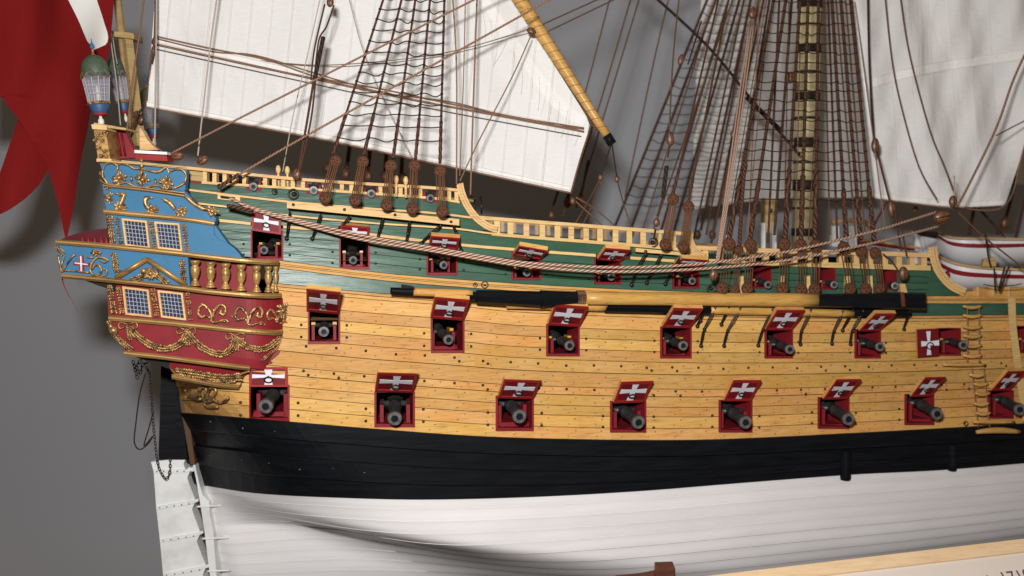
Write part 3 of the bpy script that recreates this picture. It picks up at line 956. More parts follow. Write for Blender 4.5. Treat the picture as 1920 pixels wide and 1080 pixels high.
def gmould(name, pts, hpx, off=.16, dep=.3, mat='goldwood', surf=G):
    """moulding with a stepped profile running along a pixel line"""
    sp_ = smooth_path(pts, 6); rows = [[] for _ in range(8)]
    for x, y in sp_:
        for r, (k, o) in enumerate(((-.5, off - dep), (-.5, off - .02), (-.28, off + .02), (-.2, off + .10), (.12, off + .10), (.2, off + .02), (.5, off - .02), (.5, off - dep))):
            rows[r].append(surf(x, y + hpx * k, o))
    mb = MB(); mb.grid(rows)
    for e in (0, -1): mb.face(tuple(mb.pts([r[e] for r in rows]) + i for i in range(8)))
    return mb.build(name, M[mat], ship)
B_ = M['blue']; R_ = M['red']
# backing block so that no light passes behind the panels
def ghull(x0, x1, y0f, y1f, off=-.3):
    pass
gpanel('gallery_panel', ([(187, 306), (350, 318)], [(204, 352), (347, 357)]), B_)
gpanel('gallery_panel', ([(192, 345), (346, 358)], [(200, 400), (404, 420)]), B_)
mb = MB(); mb.prism([G(x, y, .002) for x, y in ((340, 352), (351, 365), (356, 378), (375, 390), (392, 396), (405, 410), (402, 420), (338, 414))], Vector((0, .3, 0))); mb.build('gallery_panel', B_, ship)
gpanel('gallery_panel', ([(200, 402), (402, 421)], [(208, 462), (452, 490)]), B_, off=-.02, dens=18)
mb = MB(); mb.prism([G(x, y, .03) for x, y in ((352, 412), (400, 420), (402, 440), (410, 449), (428, 457), (440, 466), (449, 476), (455, 486), (352, 480))], Vector((0, .3, 0))); mb.build('gallery_panel', B_, ship)
gpanel('gallery_panel', ([(106, 455), (210, 463), (352, 478)], [(116, 520), (214, 528), (356, 536)]), B_, off=.25, dens=18)
gpanel('gallery_panel', ([(348, 480), (474, 492)], [(352, 545), (480, 554)]), R_, off=-.22, dens=12)
gpanel('gallery_panel', ([(200, 528), (350, 545), (440, 553), (529, 560)], [(204, 600), (350, 612), (440, 622), (530, 630)]), R_, off=0, dens=34)
gpanel('gallery_panel', ([(206, 600), (350, 612), (440, 622), (529, 632)], [(238, 664), (350, 672), (440, 684), (494, 694), (520, 668)][:4]), R_, off=.02, dens=34)
mb = MB(); mb.prism([P(x, y, .12) for x, y in ((480, 620), (530, 632), (528, 650), (522, 664), (505, 678), (510, 681), (468, 690), (462, 640))], Vector((0, .4, 0))); mb.build('gallery_panel', R_, ship)
gpanel('gallery_panel', ([(318, 680), (400, 690), (463, 700)], [(330, 712), (400, 720), (448, 716)]), R_, off=-.06, dens=14)
# dark underside between gallery and sternpost, and the stern's own core
mb = MB(); mb.prism([G(x, y, -.35) for x, y in ((203, 532), (345, 540), (345, 700), (318, 692), (240, 664), (206, 600))], Vector((.6, 4.6, 0))); mb.build('stern_core', M['dark'], ship)
mb = MB(); mb.prism([G(x, y, -.35) for x, y in ((190, 306), (325, 316), (345, 400), (350, 480), (205, 470))], Vector((1.4, 6.5, 0))); mb.build('stern_core', M['dark'], ship)
# mouldings
gmould('moulding', [(187, 337), (205, 346), (270, 352), (346, 362)], 3.5, .12)
gmould('moulding', [(194, 348), (270, 356), (346, 367)], 5, .14)
gmould('moulding', [(194, 396), (270, 403), (350, 411), (402, 419)], 9, .16)
gmould('moulding', [(104, 453), (200, 461), (300, 471), (380, 480), (450, 488), (490, 491), (523, 493)], 9.5, .42 , .5)
gmould('moulding', [(115, 517), (214, 526), (300, 535), (380, 545), (450, 552), (500, 555), (527, 554)], 9.5, .42, .5)
gmould('moulding', [(203, 596), (300, 604), (400, 614), (470, 621), (515, 624), (530, 622)], 10, .22)
gmould('moulding', [(232, 662), (300, 669), (370, 678), (430, 686), (469, 690)], 9, .22)
gmould('moulding', [(322, 706), (370, 715), (410, 722), (448, 726)], 9, .14)
gmould('moulding', [(447, 726), (452, 718), (450, 700)], 4, .14)
gmould('moulding', [(318, 684), (322, 694), (333, 705)], 5, .14)
gmould('moulding', [(186, 302), (260, 307), (350, 314)], 4, .2, mat='wood_pale')
# pediment
for a, b in (((216, 521), (275, 485)), ((275, 485), (349, 534))):
    mb = MB(); p, q = G(*a, .42), G(*b, .42); mb.tube([p, q], PX(4.2), 6); mb.tube([G(a[0], a[1] + 4, .40), G(b[0], b[1] + 4, .40)], PX(2.2), 5)
    mb.build('pediment_moulding', M['goldwood'], ship, smooth=True)
# windows
def window(q):
    TL, TR, BR, BL = q
    def w(u, v, o=0):
        x = (TL[0]*(1-u) + TR[0]*u) * (1-v) + (BL[0]*(1-u) + BR[0]*u) * v
        y = (TL[1]*(1-u) + TR[1]*u) * (1-v) + (BL[1]*(1-u) + BR[1]*u) * v
        return G(x, y, o)
    mb = MB(); e = .075
    for pl in (((0, 0), (1, 0), (1 - e, e), (e, e)), ((1, 0), (1, 1), (1 - e, 1 - e), (1 - e, e)), ((1, 1), (0, 1), (e, 1 - e), (1 - e, 1 - e)), ((0, 1), (0, 0), (e, e), (e, 1 - e))):
        mb.prism([w(u, v, .10) for u, v in pl], Vector((0, .1, 0)))
    fr_ = mb.build('window_frame', M['wood_pale'], ship)
    nu, nv = 6, 6
    for i in range(nu):
        for k in range(nv):
            u0, u1 = e + (1-2*e) * i/nu, e + (1-2*e) * (i+1)/nu; v0, v1 = e + (1-2*e) * k/nv, e + (1-2*e) * (k+1)/nv
            t_ = random.uniform(-.003, .003); s_ = random.uniform(-.003, .003)
            mb = MB(); mb.quad(w(u0, v0, .035 + t_), w(u1, v0, .035 + s_), w(u1, v1, .035 - t_), w(u0, v1, .035 - s_))
            mb.build('pane', M['glass'], fr_)
    mb = MB()
    for i in range(1, nu):
        u = e + (1-2*e) * i/nu; mb.tube([w(u, e, .05), w(u, 1 - e, .05)], PX(.5), 4)
    for k in range(1, nv):
        v = e + (1-2*e) * k/nv; mb.tube([w(e, v, .05), w(1 - e, v, .05)], PX(.5), 4)
    mb.build('leading', M['lead'], fr_)
window(((228, 409), (275, 414), (281, 467), (235, 461)))
window(((289, 415), (336, 419), (342, 472), (296, 466)))
window(((229, 537), (278, 543), (284, 595), (235, 590)))
window(((295, 544), (342, 549), (349, 601), (302, 595)))
# small upright turned balusters of the gallery
for i, (x, y0, y1, k, bo) in enumerate(((366, 488, 536, 1, .28), (395, 491, 539, 1, .28), (423, 493, 542, 1, .26), (452, 496, 545, .97, .2), (481, 498, 548, .9, .16), (503, 499, 548, .8, .1), (517, 499, 547, .55, .0))):
    a = G(x, y1, bo); b = G(x, y0, bo); h = (b - a).length; r = PX(9.5) * k
    mb = MB(); mb.lathe(a, b - a, [(0, r*1.0), (h*.06, r*1.0), (h*.09, r*.72), (h*.14, r*.8), (h*.2, r*.5), (h*.27, r*.42), (h*.32, r*.55), (h*.45, r*.83), (h*.6, r*.95), (h*.74, r*.85), (h*.8, r*.55), (h*.84, r*.8), (h*.88, r*.85), (h*.92, r*.98), (h, r*.98)], 12)
    mb.build('gilded_baluster', M['goldwood'], ship, smooth=True)
# carved ornament helpers
def leaf_cluster(name, c, rad, off=.16, n=14, mat='gold', asp=1.0, surf=G, seed=None):
    rnd = random.Random(seed if seed is not None else hash(c) % 9999)
    mb = MB(); p0 = surf(c[0], c[1], off)
    mb.lump(p0 + Vector((0, -.03, 0)), PX(rad * .3))
    for i in range(n):
        a = 2 * math.pi * i / n + rnd.uniform(-.2, .2); rr = rad * rnd.uniform(.5, .9)
        p = surf(c[0] + math.cos(a) * rr * .62, c[1] + math.sin(a) * rr * .62 * asp, off)
        d = Vector((math.cos(a), -rnd.uniform(.0, .5), -math.sin(a) * asp))
        mb.lump(p, (PX(rr * .48), PX(rr * .16), PX(rr * .2)), 5, ax=d)
    return mb.build(name, M[mat], ship, smooth=True)
def garland(name, pts, w, off=.22, dens=1.0, mat='gold', surf=G):
    sp_ = smooth_path(pts, 10); mb = MB()
    L = 0; last = None
    for i, (x, y) in enumerate(sp_):
        if last and math.hypot(x - last[0], y - last[1]) < 2.3 / dens: continue
        last = (x, y)
        x2, y2 = sp_[min(i + 1, len(sp_) - 1)]; x1, y1 = sp_[max(i - 1, 0)]
        dx, dy = x2 - x1, y2 - y1; l = math.hypot(dx, dy) or 1; dx /= l; dy /= l
        for sgn in (-1, 0, 1):
            ww = w * random.uniform(.75, 1.15)
            p = surf(x - dy * sgn * ww * .38, y + dx * sgn * ww * .38, off + (0 if sgn else .05) + random.uniform(-.02, .02))
            d = Vector((dx + -dy * sgn * .8, -.2, -(dy + dx * sgn * .8)))
            mb.lump(p, (PX(ww * .36), PX(ww * .13), PX(ww * .18)), 5, ax=d)
    return mb.build(name, M[mat], ship, smooth=True)
def spiral(c, r0, r1, a0, turns, n=16):
    return [(c[0] + math.cos(a0 + 2*math.pi*turns*i/n) * (r0 + (r1 - r0) * i/n), c[1] + math.sin(a0 + 2*math.pi*turns*i/n) * (r0 + (r1 - r0) * i/n)) for i in range(n + 1)]
# crown with ribs and pearls on the top panel
for pts in ([(194, 318), (197, 308), (210, 305), (221, 312), (219, 320)], [(219, 322), (222, 308), (238, 308), (252, 316), (264, 315)], [(264, 315), (280, 320), (297, 322), (312, 314), (317, 326)], [(318, 322), (330, 317), (341, 318), (349, 328), (346, 345)], [(193, 318), (192, 330), (199, 340), (203, 346)]):
    gtube('crown_arch', pts, 2.4, .14, taper=True)
gtube('crown_band', [(200, 344), (215, 347), (235, 342), (250, 348), (270, 352), (292, 347), (308, 353), (328, 352), (346, 343)], 2.0, .14)
for c in ((224, 333), (267, 337), (312, 343)): leaf_cluster('crown_rosette', c, 17, .12, 15)
mb = MB()
for x, y in ((246, 335), (291, 340)): mb.lump(G(x, y, .14), (PX(2.6), PX(2.6), PX(6))); mb.tube([G(x, y + 5, .13), G(x, y + 10, .13)], PX(1.3), 5)
mb.build('crown_pearl', M['gold'], ship, smooth=True, kind='stuff')
mb = MB(); mb.lump(G(265, 311, .16), (PX(4), PX(4), PX(5))); mb.tube([G(265, 305, .16), G(265, 295, .16)], PX(1.2), 5); mb.tube([G(261, 301, .16), G(269, 301.5, .16)], PX(1.2), 5); mb.lump(G(265, 324, .15), (PX(4), PX(3), PX(9)))
mb.build('crown_orb', M['gold'], ship, smooth=True)
# dolphins
for pts, c in (([(223, 365), (232, 364), (229, 376), (224, 386)], (225, 388)), ([(279, 371), (273, 372), (273, 384), (280, 391)], (284, 393)), ([(312, 376), (308, 374), (318, 380), (328, 392)], (340, 397)), ([(352, 371), (362, 380), (376, 389), (390, 393)], (398, 396))):
    gtube('dolphin_carving', pts, 4.2, .10, taper=False); leaf_cluster('dolphin_head', c, 15, .10, 14)
mb = MB()
for x, y in ((223, 364), (279, 370), (310, 374), (352, 371)):
    mb.lump(G(x - 4, y - 1, .12), (PX(4.5), PX(1.2), PX(1.6)), 5); mb.lump(G(x + 4, y + 1, .12), (PX(4.5), PX(1.2), PX(1.6)), 5)
mb.build('dolphin_tails', M['gold'], ship, smooth=True, kind='stuff')
leaf_cluster('rosette', (205, 371), 12, .10, 12, asp=1.4); leaf_cluster('rosette', (202, 352), 7, .14, 8); leaf_cluster('rosette', (190, 326), 7, .14, 8)
# hanging leaf drops beside the windows
for pts, w in (([(205, 406), (208, 430), (211, 460)], 10), ([(219, 410), (223, 435), (227, 458)], 7), ([(283, 415), (287, 440), (291, 464)], 7), ([(345, 422), (348, 445), (351, 468)], 7), ([(205, 536), (209, 560), (213, 586)], 10), ([(221, 540), (225, 563), (229, 586)], 8), ([(286, 542), (290, 568), (294, 592)], 8), ([(351, 550), (355, 575), (358, 600)], 7)):
    garland('leaf_drop', pts, w, .14, .8)
for pts, w in (([(213, 476), (216, 492), (217, 506), (224, 510)], 9), ([(340, 489), (343, 508), (346, 526)], 9), ([(107, 463), (112, 470), (118, 476)], 8)):
    garland('leaf_drop', pts, w, .42, .8)
leaf_cluster('pediment_carving', (283, 513), 18, .44, 26, asp=.75); garland('pediment_carving', [(246, 525), (262, 520), (283, 511), (300, 520), (312, 531)], 10, .45)
mb = MB(); mb.lump(G(269, 508, .5), (PX(6), PX(5), PX(7))); mb.build('pediment_mask', M['gold'], ship, smooth=True)
# the monogram on the walkway front
gtube('monogram_stroke', [(109, 478), (112, 495), (116, 510)], 1.6, .40, sm=3)
gtube('monogram_stroke', [(116, 510), (126, 494), (137, 479)], 1.6, .40, sm=3)
gtube('monogram_stroke', [(121, 478), (112, 508)], 1.4, .40, sm=0)
gtube('monogram_stroke', [(134, 479), (142, 478)], 1.4, .40, sm=0)
gtube('monogram_stroke', [(163, 482), (176, 483)], 1.4, .40, sm=0)
gtube('monogram_stroke', [(118, 507), (140, 508), (168, 511)], 1.4, .40, sm=3)
gtube('monogram_stroke', [(202, 487), (193, 483), (182, 483), (173, 492), (169, 505), (174, 515), (184, 515), (190, 507), (186, 498), (178, 497), (172, 505)], 2.0, .40)
gtube('monogram_stroke', [(194, 504), (200, 506), (199, 514), (190, 518), (178, 520)], 1.6, .40)
gtube('monogram_stroke', [(203, 487), (196, 492), (188, 488)], 1.6, .40)
def gprism(name, pts, off, mat, th=.05):
    mb = MB(); mb.prism([G(x, y, off) for x, y in pts], Vector((0, th, 0))); return mb.build(name, M[mat], ship)
gprism('cross_upright', ((147, 478), (155, 479), (157, 512), (148, 511)), .36, 'redbright')
gprism('cross_bar', ((137, 490), (167, 493), (167, 499), (137, 496)), .355, 'redbright')
gprism('cross_upright', ((150, 480), (152.5, 480), (153.5, 510), (151, 510)), .39, 'whiteflat')
gprism('cross_bar', ((140, 492), (164, 495), (164, 497), (140, 494)), .385, 'whiteflat')
leaf_cluster('small_crown', (181, 473), 13, .40, 14, asp=.5)
# red acanthus scrollwork
def scroll(cx, cy, k=1, flip=1, surf=G, off=.12):
    f = lambda pts: [(cx + x * k * flip, cy + y * k) for x, y in pts]
    gtube('scrollwork', f([(-2, 24), (-1, 10), (-6, -2), (-18, -14), (-28, -8), (-31, 4), (-24, 14), (-15, 10)]), 2.7, off)
    gtube('scrollwork', f([(-2, 24), (3, 8), (12, -10), (25, -14), (32, -4), (28, 8), (20, 5), (22, -3)]), 2.7, off)
    gtube('scrollwork', f([(-2, 24), (8, 26), (20, 22), (32, 20), (38, 26)]), 2.1, off)
    mb = MB()
    for x, y, a in ((-20, -14, 2.4), (-30, 2, 1.2), (-14, 12, .3), (6, 0, 1.9), (18, -13, .8), (31, 0, 4.6), (20, 5, 3), (8, 26, .3), (-4, 16, 2.2), (-10, -6, 2.5), (12, -6, 1.0), (26, 24, 0), (-26, 12, 4), (2, 14, 1)):
        p = surf(cx + x * k * flip, cy + y * k, off + .02)
        mb.lump(p, (PX(6.6 * k), PX(1.8), PX(3.0 * k)), 5, ax=Vector((math.cos(a) * flip, -.3, math.sin(a))))
    mb.build('scroll_leaves', M['gold'], ship, smooth=True)
scroll(397, 583, .82); scroll(466, 588, .82); scroll(520, 590, .62)
leaf_cluster('rosette', (436, 593), 5, .14, 8)
leaf_cluster('corner_carving', (531, 582), 16, .12, 18, asp=1.5)
# swags and bows on the lower bulge
garland('garland', [(244, 616), (262, 634), (290, 650), (318, 653), (340, 642), (350, 622)], 11, .18)
garland('garland', [(352, 624), (370, 645), (395, 660), (420, 663), (436, 650), (440, 632)], 11, .18)
garland('garland', [(444, 636), (460, 648), (485, 655), (505, 650), (522, 636)], 10, .18)
garland('garland', [(207, 616), (218, 632), (236, 648), (246, 656)], 9, .18)
garland('leaf_drop', [(527, 632), (521, 650), (508, 662), (490, 676)], 6, .16)
for cx, cy in ((240, 610), (349, 620), (441, 630)):
    for f_ in (-1, 1):
        gtube('bow_ribbon', [(cx, cy), (cx + 10 * f_, cy - 5), (cx + 17 * f_, cy - 3), (cx + 15 * f_, cy + 6), (cx, cy)], 1.1, .18, sm=4)
    leaf_cluster('bow_knot', (cx, cy), 5, .2, 7); garland('leaf_drop', [(cx + 1, cy + 4), (cx + 3, cy + 26)], 8, .18)
mb = MB(); mb.lump(G(213, 620, .25), (PX(8), PX(8), PX(10))); mb.lump(G(207, 612, .2), (PX(4), PX(4), PX(6))); mb.build('corner_mask', M['gold'], ship, smooth=True)
leaf_cluster('corner_carving', (204, 606), 8, .14, 9)
garland('carved_frieze', [(330, 696), (370, 702), (410, 708), (452, 707)], 13, .08); garland('carved_frieze', [(345, 708), (380, 713), (410, 716), (440, 712)], 9, .10)
gtube('scrollwork', [(440, 708), (455, 700), (468, 696)], 2.2, .14)
# gilded ornament on the planking beneath
for pts in ([(347, 731), (352, 740), (365, 745), (372, 735), (378, 727), (386, 729), (385, 742), (381, 752), (388, 762), (408, 763)], [(375, 742), (372, 730), (380, 725)], [(386, 750), (390, 735), (398, 726), (405, 732), (400, 742), (392, 746)], [(398, 748), (410, 754), (422, 752), (428, 745)], [(380, 752), (392, 752), (402, 748)], [(376, 748), (366, 748), (358, 742)]):
    gtube('counter_scroll', pts, 2.8, .1, surf=lambda x, y, o: P(x, y, o + .08))
# the aft walkway's red inner wall, its shade put into the colour
mb = MB(); mb.prism([G(x, y, -.6) for x, y in ((106, 452), (130, 442), (165, 432), (200, 428), (206, 462))], Vector((.4, 2.2, 0))); mb.build('walkway_wall', M['redshade'], ship)
for x in (156, 167, 179, 191, 201):
    a = G(x, 461, -.35); b = G(x - 2, 444, -.35); mb = MB(); mb.lathe(a, b - a, [(0, PX(3)), (.08, PX(3.6)), (.16, PX(2.2)), ((b-a).length, PX(1.6))], 8); mb.build('walkway_baluster', M['redbright'], ship, smooth=True)
mb = MB(); mb.prism([G(x, y, .1) for x, y in ((150, 522), (214, 530), (214, 545), (185, 536))], Vector((.3, 2.5, 0))); mb.build('walkway_bracket', M['dark'], ship)
# taffrail top: carved pillar, red inner wall, top rail
mb = MB(); mb.prism([G(x, y, .05) for x, y in ((175, 238), (197, 240), (207, 300), (184, 300))], Vector((0, .8, 0))); mb.build('carved_pillar', M['goldwood'], ship)
for c in ((184, 254), (192, 264), (186, 276), (197, 284), (190, 293), (180, 262), (196, 252), (200, 294)): leaf_cluster('pillar_carving', c, 8, .12, 10)
gprism('pillar_cap', ((171, 233), (200, 236), (200, 244), (173, 242)), .2, 'wood_pale', .7)
gprism('pillar_cap', ((176, 230), (236, 240), (236, 244), (176, 236)), .1, 'post', .9)
gprism('pillar_foot', ((181, 297), (209, 298), (209, 304), (181, 303)), .22, 'wood_pale', .6)
gprism('taffrail_wall', ((198, 241), (234, 246), (256, 296), (207, 298)), -.7, 'red', .3)
for x in (204, 211, 219, 227):
    a, b = G(x + 8, 293, -.62), G(x, 246, -.62); mb = MB(); mb.tube([a, b], PX(2.2), 6); mb.build('taffrail_rib', M['redlid'], ship, smooth=True)
gprism('bench_front', ((254, 287), (312, 291), (314, 302), (254, 299)), -.5, 'redbright', .5)
gprism('bench_top', ((252, 281), (313, 285), (313, 290), (252, 287)), -.3, 'whitedirty', .8)
gprism('staff_knee', ((262, 240), (268, 246), (276, 262), (288, 275), (298, 281), (262, 281)), -1.2, 'wood_pale', .3)
# ------------------------------------------------ sternpost (hull) and rudder
def C(px, py, off=0.0):                       # point on the ship's middle plane
    return hit(px, py, lambda X, Z: yc(X), off)
def cprism(name, pts, mat, parent, half=.28, off=0.0):
    mb = MB(); mb.prism([C(x, y, half + off) for x, y in pts], Vector((0, 2 * half, 0))); return mb.build(name, M[mat] if isinstance(mat, str) else mat, parent)
cprism('sternpost', ((366, 872), (373, 905), (380, 928), (392, 940), (393, 960), (400, 1000), (406, 1080), (410, 1100), (398, 1100), (393, 1075), (384, 1000), (378, 960), (368, 900), (362, 872)), 'whitedirty', ship, .22, .35)
cprism('sternpost_head', ((330, 690), (342, 690), (352, 770), (366, 871), (357, 871), (340, 770)), 'caulk', ship, .2, .35)
for y, x1 in ((883, 366), (950, 414), (1010, 430), (1071, 433)):
    x0 = 362 + (y - 883) * .165
    hs = lambda X, Z: min(H(X, Z), yc(X) - .55)
    mb = MB(); mb.tube([hit(x0 - 4 + (x1 - x0 + 4) * q / 6, y - q * .3, hs, .0) for q in range(7)], PX(2.2, 33), 6); mb.build('gudgeon_strap', M['whitedirty'], ship, smooth=True)
rud = thing('rudder', 'black and white painted rudder hinged behind the sternpost', 'rudder', C(330, 1080))
cprism('rudder_stock', ((302, 676), (332, 690), (340, 740), (345, 800), (351, 857), (350, 862), (298, 862), (297, 850), (300, 770)), M['black'], rud, .3, .2)
edges = [(283, 866, 352, 858), (288, 884, 359, 884), (293, 953, 368, 943), (300, 1015, 377, 1003), (306, 1080, 388, 1066), (310, 1120, 392, 1105)]
for (xa, ya, xb, yb), (xc, yc_, xd, yd) in zip(edges, edges[1:]):
    w_ = xb - 9
    cprism('rudder_blade', ((xa, ya), (xb - 3, yb), (xb - 8, yb + 12), (xb - 4, yb + 24), (xd - 3, yd - 9), (xd - 2, yd), (xc, yc_)), 'whitedirty', rud, .26, .2)
for xa, ya, xb, yb in edges[1:5]:
    mb = MB(); o_ = .52
    mb.prism([C(xa, ya - 3, o_), C(xb - 12, yb - 3, o_), C(xb + 3, yb - 8, o_), C(xb + 4, yb - 3, o_), C(xb - 12, yb + 3, o_), C(xa, ya + 3, o_)], Vector((0, .1, 0)))
    st = mb.build('pintle_strap', M['whitedirty'], rud)
    mb = MB()
    for k in range(5):
        x = xa + 6 + (xb - xa - 20) * k / 4; y = ya + (yb - ya) * (x - xa) / (xb - xa)
        mb.lump(C(x, y, o_ + .02), PX(1.6, 33), 5)
    mb.build('strap_nails', M['nailgrey'], st, kind='stuff')
cprism('rudder_gap', ((335, 690), (343, 690), (352, 780), (368, 880), (382, 960), (398, 1080), (370, 1080), (350, 960), (340, 862)), 'caulk', ship, .1, -.25)
# chain on the rudder
def chain(path, name, label, rlink=3.0, sm=8):
    sp_ = smooth_path(path, sm)
    pts = [C(x, y, o) for x, y, o in sp_]
    t0 = thing(name, label, 'chain', pts[0])
    # evenly spaced links
    d = [0]
    for a, b in zip(pts, pts[1:]): d.append(d[-1] + (b - a).length)
    step = PX(rlink * 2.05, 33); k = 0; s_ = 0; r = PX(rlink, 33)
    while s_ < d[-1]:
        i = max(j for j in range(len(d)) if d[j] <= s_); i = min(i, len(pts) - 2)
        u = (s_ - d[i]) / max(1e-6, d[i+1] - d[i]); p = pts[i].lerp(pts[i+1], u); ax = (pts[i+1] - pts[i]).normalized()
        sd = ax.cross(Vector((0, 1, 0))).normalized()
        if k % 2: sd = (sd * .45 + Vector((0, 1, 0))).normalized()
        mb = MB(); mb.tube([p + ax * math.cos(a) * r * 1.35 + sd * math.sin(a) * r * .72 for a in np.linspace(0, 2*math.pi, 11)], r * .26, 4, caps=False)
        mb.build('link', M['chain'], t0, smooth=True); s_ += step; k += 1
    return t0
chain([(275, 690, .6), (281, 705, .8), (284, 740, .8), (287, 790, .8), (291, 830, .8), (296, 870, .8), (303, 888, .8), (311, 897, .85), (318, 885, .8), (319, 858, .6)], 'rudder_chain', 'rusty link chain hanging in a loop over the top of the rudder')
chain([(250, 680, 1.0), (254, 695, 1.0), (258, 710, 1.0)], 'chain_end', 'short bunched end of dark chain under the corner of the stern', 3.4)
chain([(262, 678, 1.0), (256, 688, 1.0), (262, 700, 1.0), (268, 684, 1.0), (280, 680, .9)], 'chain_bundle', 'dark knotted chain bundle close under the stern moulding', 3.4)
# ------------------------------------------------ stern lanterns
def lantern(cx, ytop, ybot, k, Y, label, lean=0.03):
    """dome, six-sided glass with leading, blue bowl; sizes in pixels at distance Y"""
    def c(y): return at(cx + (y - ytop) * lean * 4, y, Y)
    b0 = c(ybot); up = (c(ytop) - c(ybot)).normalized(); t0 = thing('stern_lantern', label, 'lantern', b0, 'stern lanterns on the taffrail')
    H_ = (c(ytop) - c(ybot)).length; u = H_ / 140.0
    def L_(name, prof, mat, n=14, sm=True):
        mb = MB(); mb.lathe(b0, up, [(a * u, r * u * k) for a, r in prof], n); return mb.build(name, M[mat], t0, smooth=sm)
    L_('stem', [(-14, 3.2), (-10, 6), (-4, 5.6), (-1, 3), (6, 3)], 'candle', 8)
    L_('bowl', [(7, 11), (9, 14), (12, 15), (22, 19), (24, 19)], 'bluedull', 12)
    L_('bowl_ring', [(3, 10), (5, 13.5), (8, 13.6), (9, 12)], 'redbright', 12)
    L_('base_rim', [(24, 20), (25, 22.5), (29, 22.8), (30, 20.5)], 'gold', 6, False)
    L_('glass', [(30, 20), (76, 26)], 'lanternglass', 6, False)
    L_('candle', [(28, 3), (62, 3)], 'candle', 8)
    mb = MB()
    for q in range(6):
        t = 2 * math.pi * (q + .5) / 6
        a = up.cross(Vector((0, 0, 1)));
        if a.length < .02: a = up.cross(Vector((0, 1, 0)))
        a.normalize(); b = up.cross(a)
        def pt(h, f=0.0):
            r = (20 + (h - 30) * 6 / 46) * u * k * 1.01; t2 = 2 * math.pi * (q + 1.5) / 6
            p1 = (a * math.cos(t) + b * math.sin(t)) * r; p2 = (a * math.cos(t2) + b * math.sin(t2)) * r
            return b0 + up * h * u + p1 * (1 - f) + p2 * f
        for f in (0, .5): mb.tube([pt(30, f), pt(76, f)], u * .55, 4)
        for h in (45, 60): mb.tube([pt(h, 0), pt(h, 1)], u * .55, 4)
    mb.build('leading', M['lead'], t0)
    mb = MB()
    for q in range(6):
        t = 2 * math.pi * (q + .5) / 6; t2 = 2 * math.pi * (q + 1.5) / 6; r = 27 * u * k
        p1 = b0 + up * 76 * u + (a * math.cos(t) + b * math.sin(t)) * r; p2 = b0 + up * 76 * u + (a * math.cos(t2) + b * math.sin(t2)) * r; p3 = (p1 + p2) / 2 * 1.0 + up * 12 * u
        nrm = (p1 + p2) / 2 - (b0 + up * 76 * u)
        mb.prism([p1, p3, p2], nrm.normalized() * u * 1.2, 0)
        for e, g in ((p1, p3), (p3, p2), (p1, p2)): mb.tube([e + nrm.normalized() * u * 1.2, g + nrm.normalized() * u * 1.2], u * .9, 4, mi=1)
    mb.build('blue_gables', [M['bluedull'], M['gold']], t0, kind='stuff')
    L_('dome', [(76, 25), (86, 25), (96, 24.5), (105, 22), (112, 17), (117, 10), (119, 3)], 'domegreen', 18)
    L_('finial', [(116, 3), (119, 4), (122, 2.2), (128, 2.4), (130, 2)], 'gold', 8)
    L_('finial_bud', [(130, 2), (133, 4.6), (137, 4), (140, 2.4), (144, 1), (150, .6)], 'blue', 8)
    return t0
lantern(172, 82, 221, 1.0, 30.5, 'nearest green domed stern lantern in front of the red flag')
lantern(209, 86, 216, .62, 34.0, 'middle stern lantern half hidden beside the flagstaff', .05)
lantern(272, 146, 262, .75, 38.5, 'farthest stern lantern mostly hidden by the edge of the mizzen sail', .035)
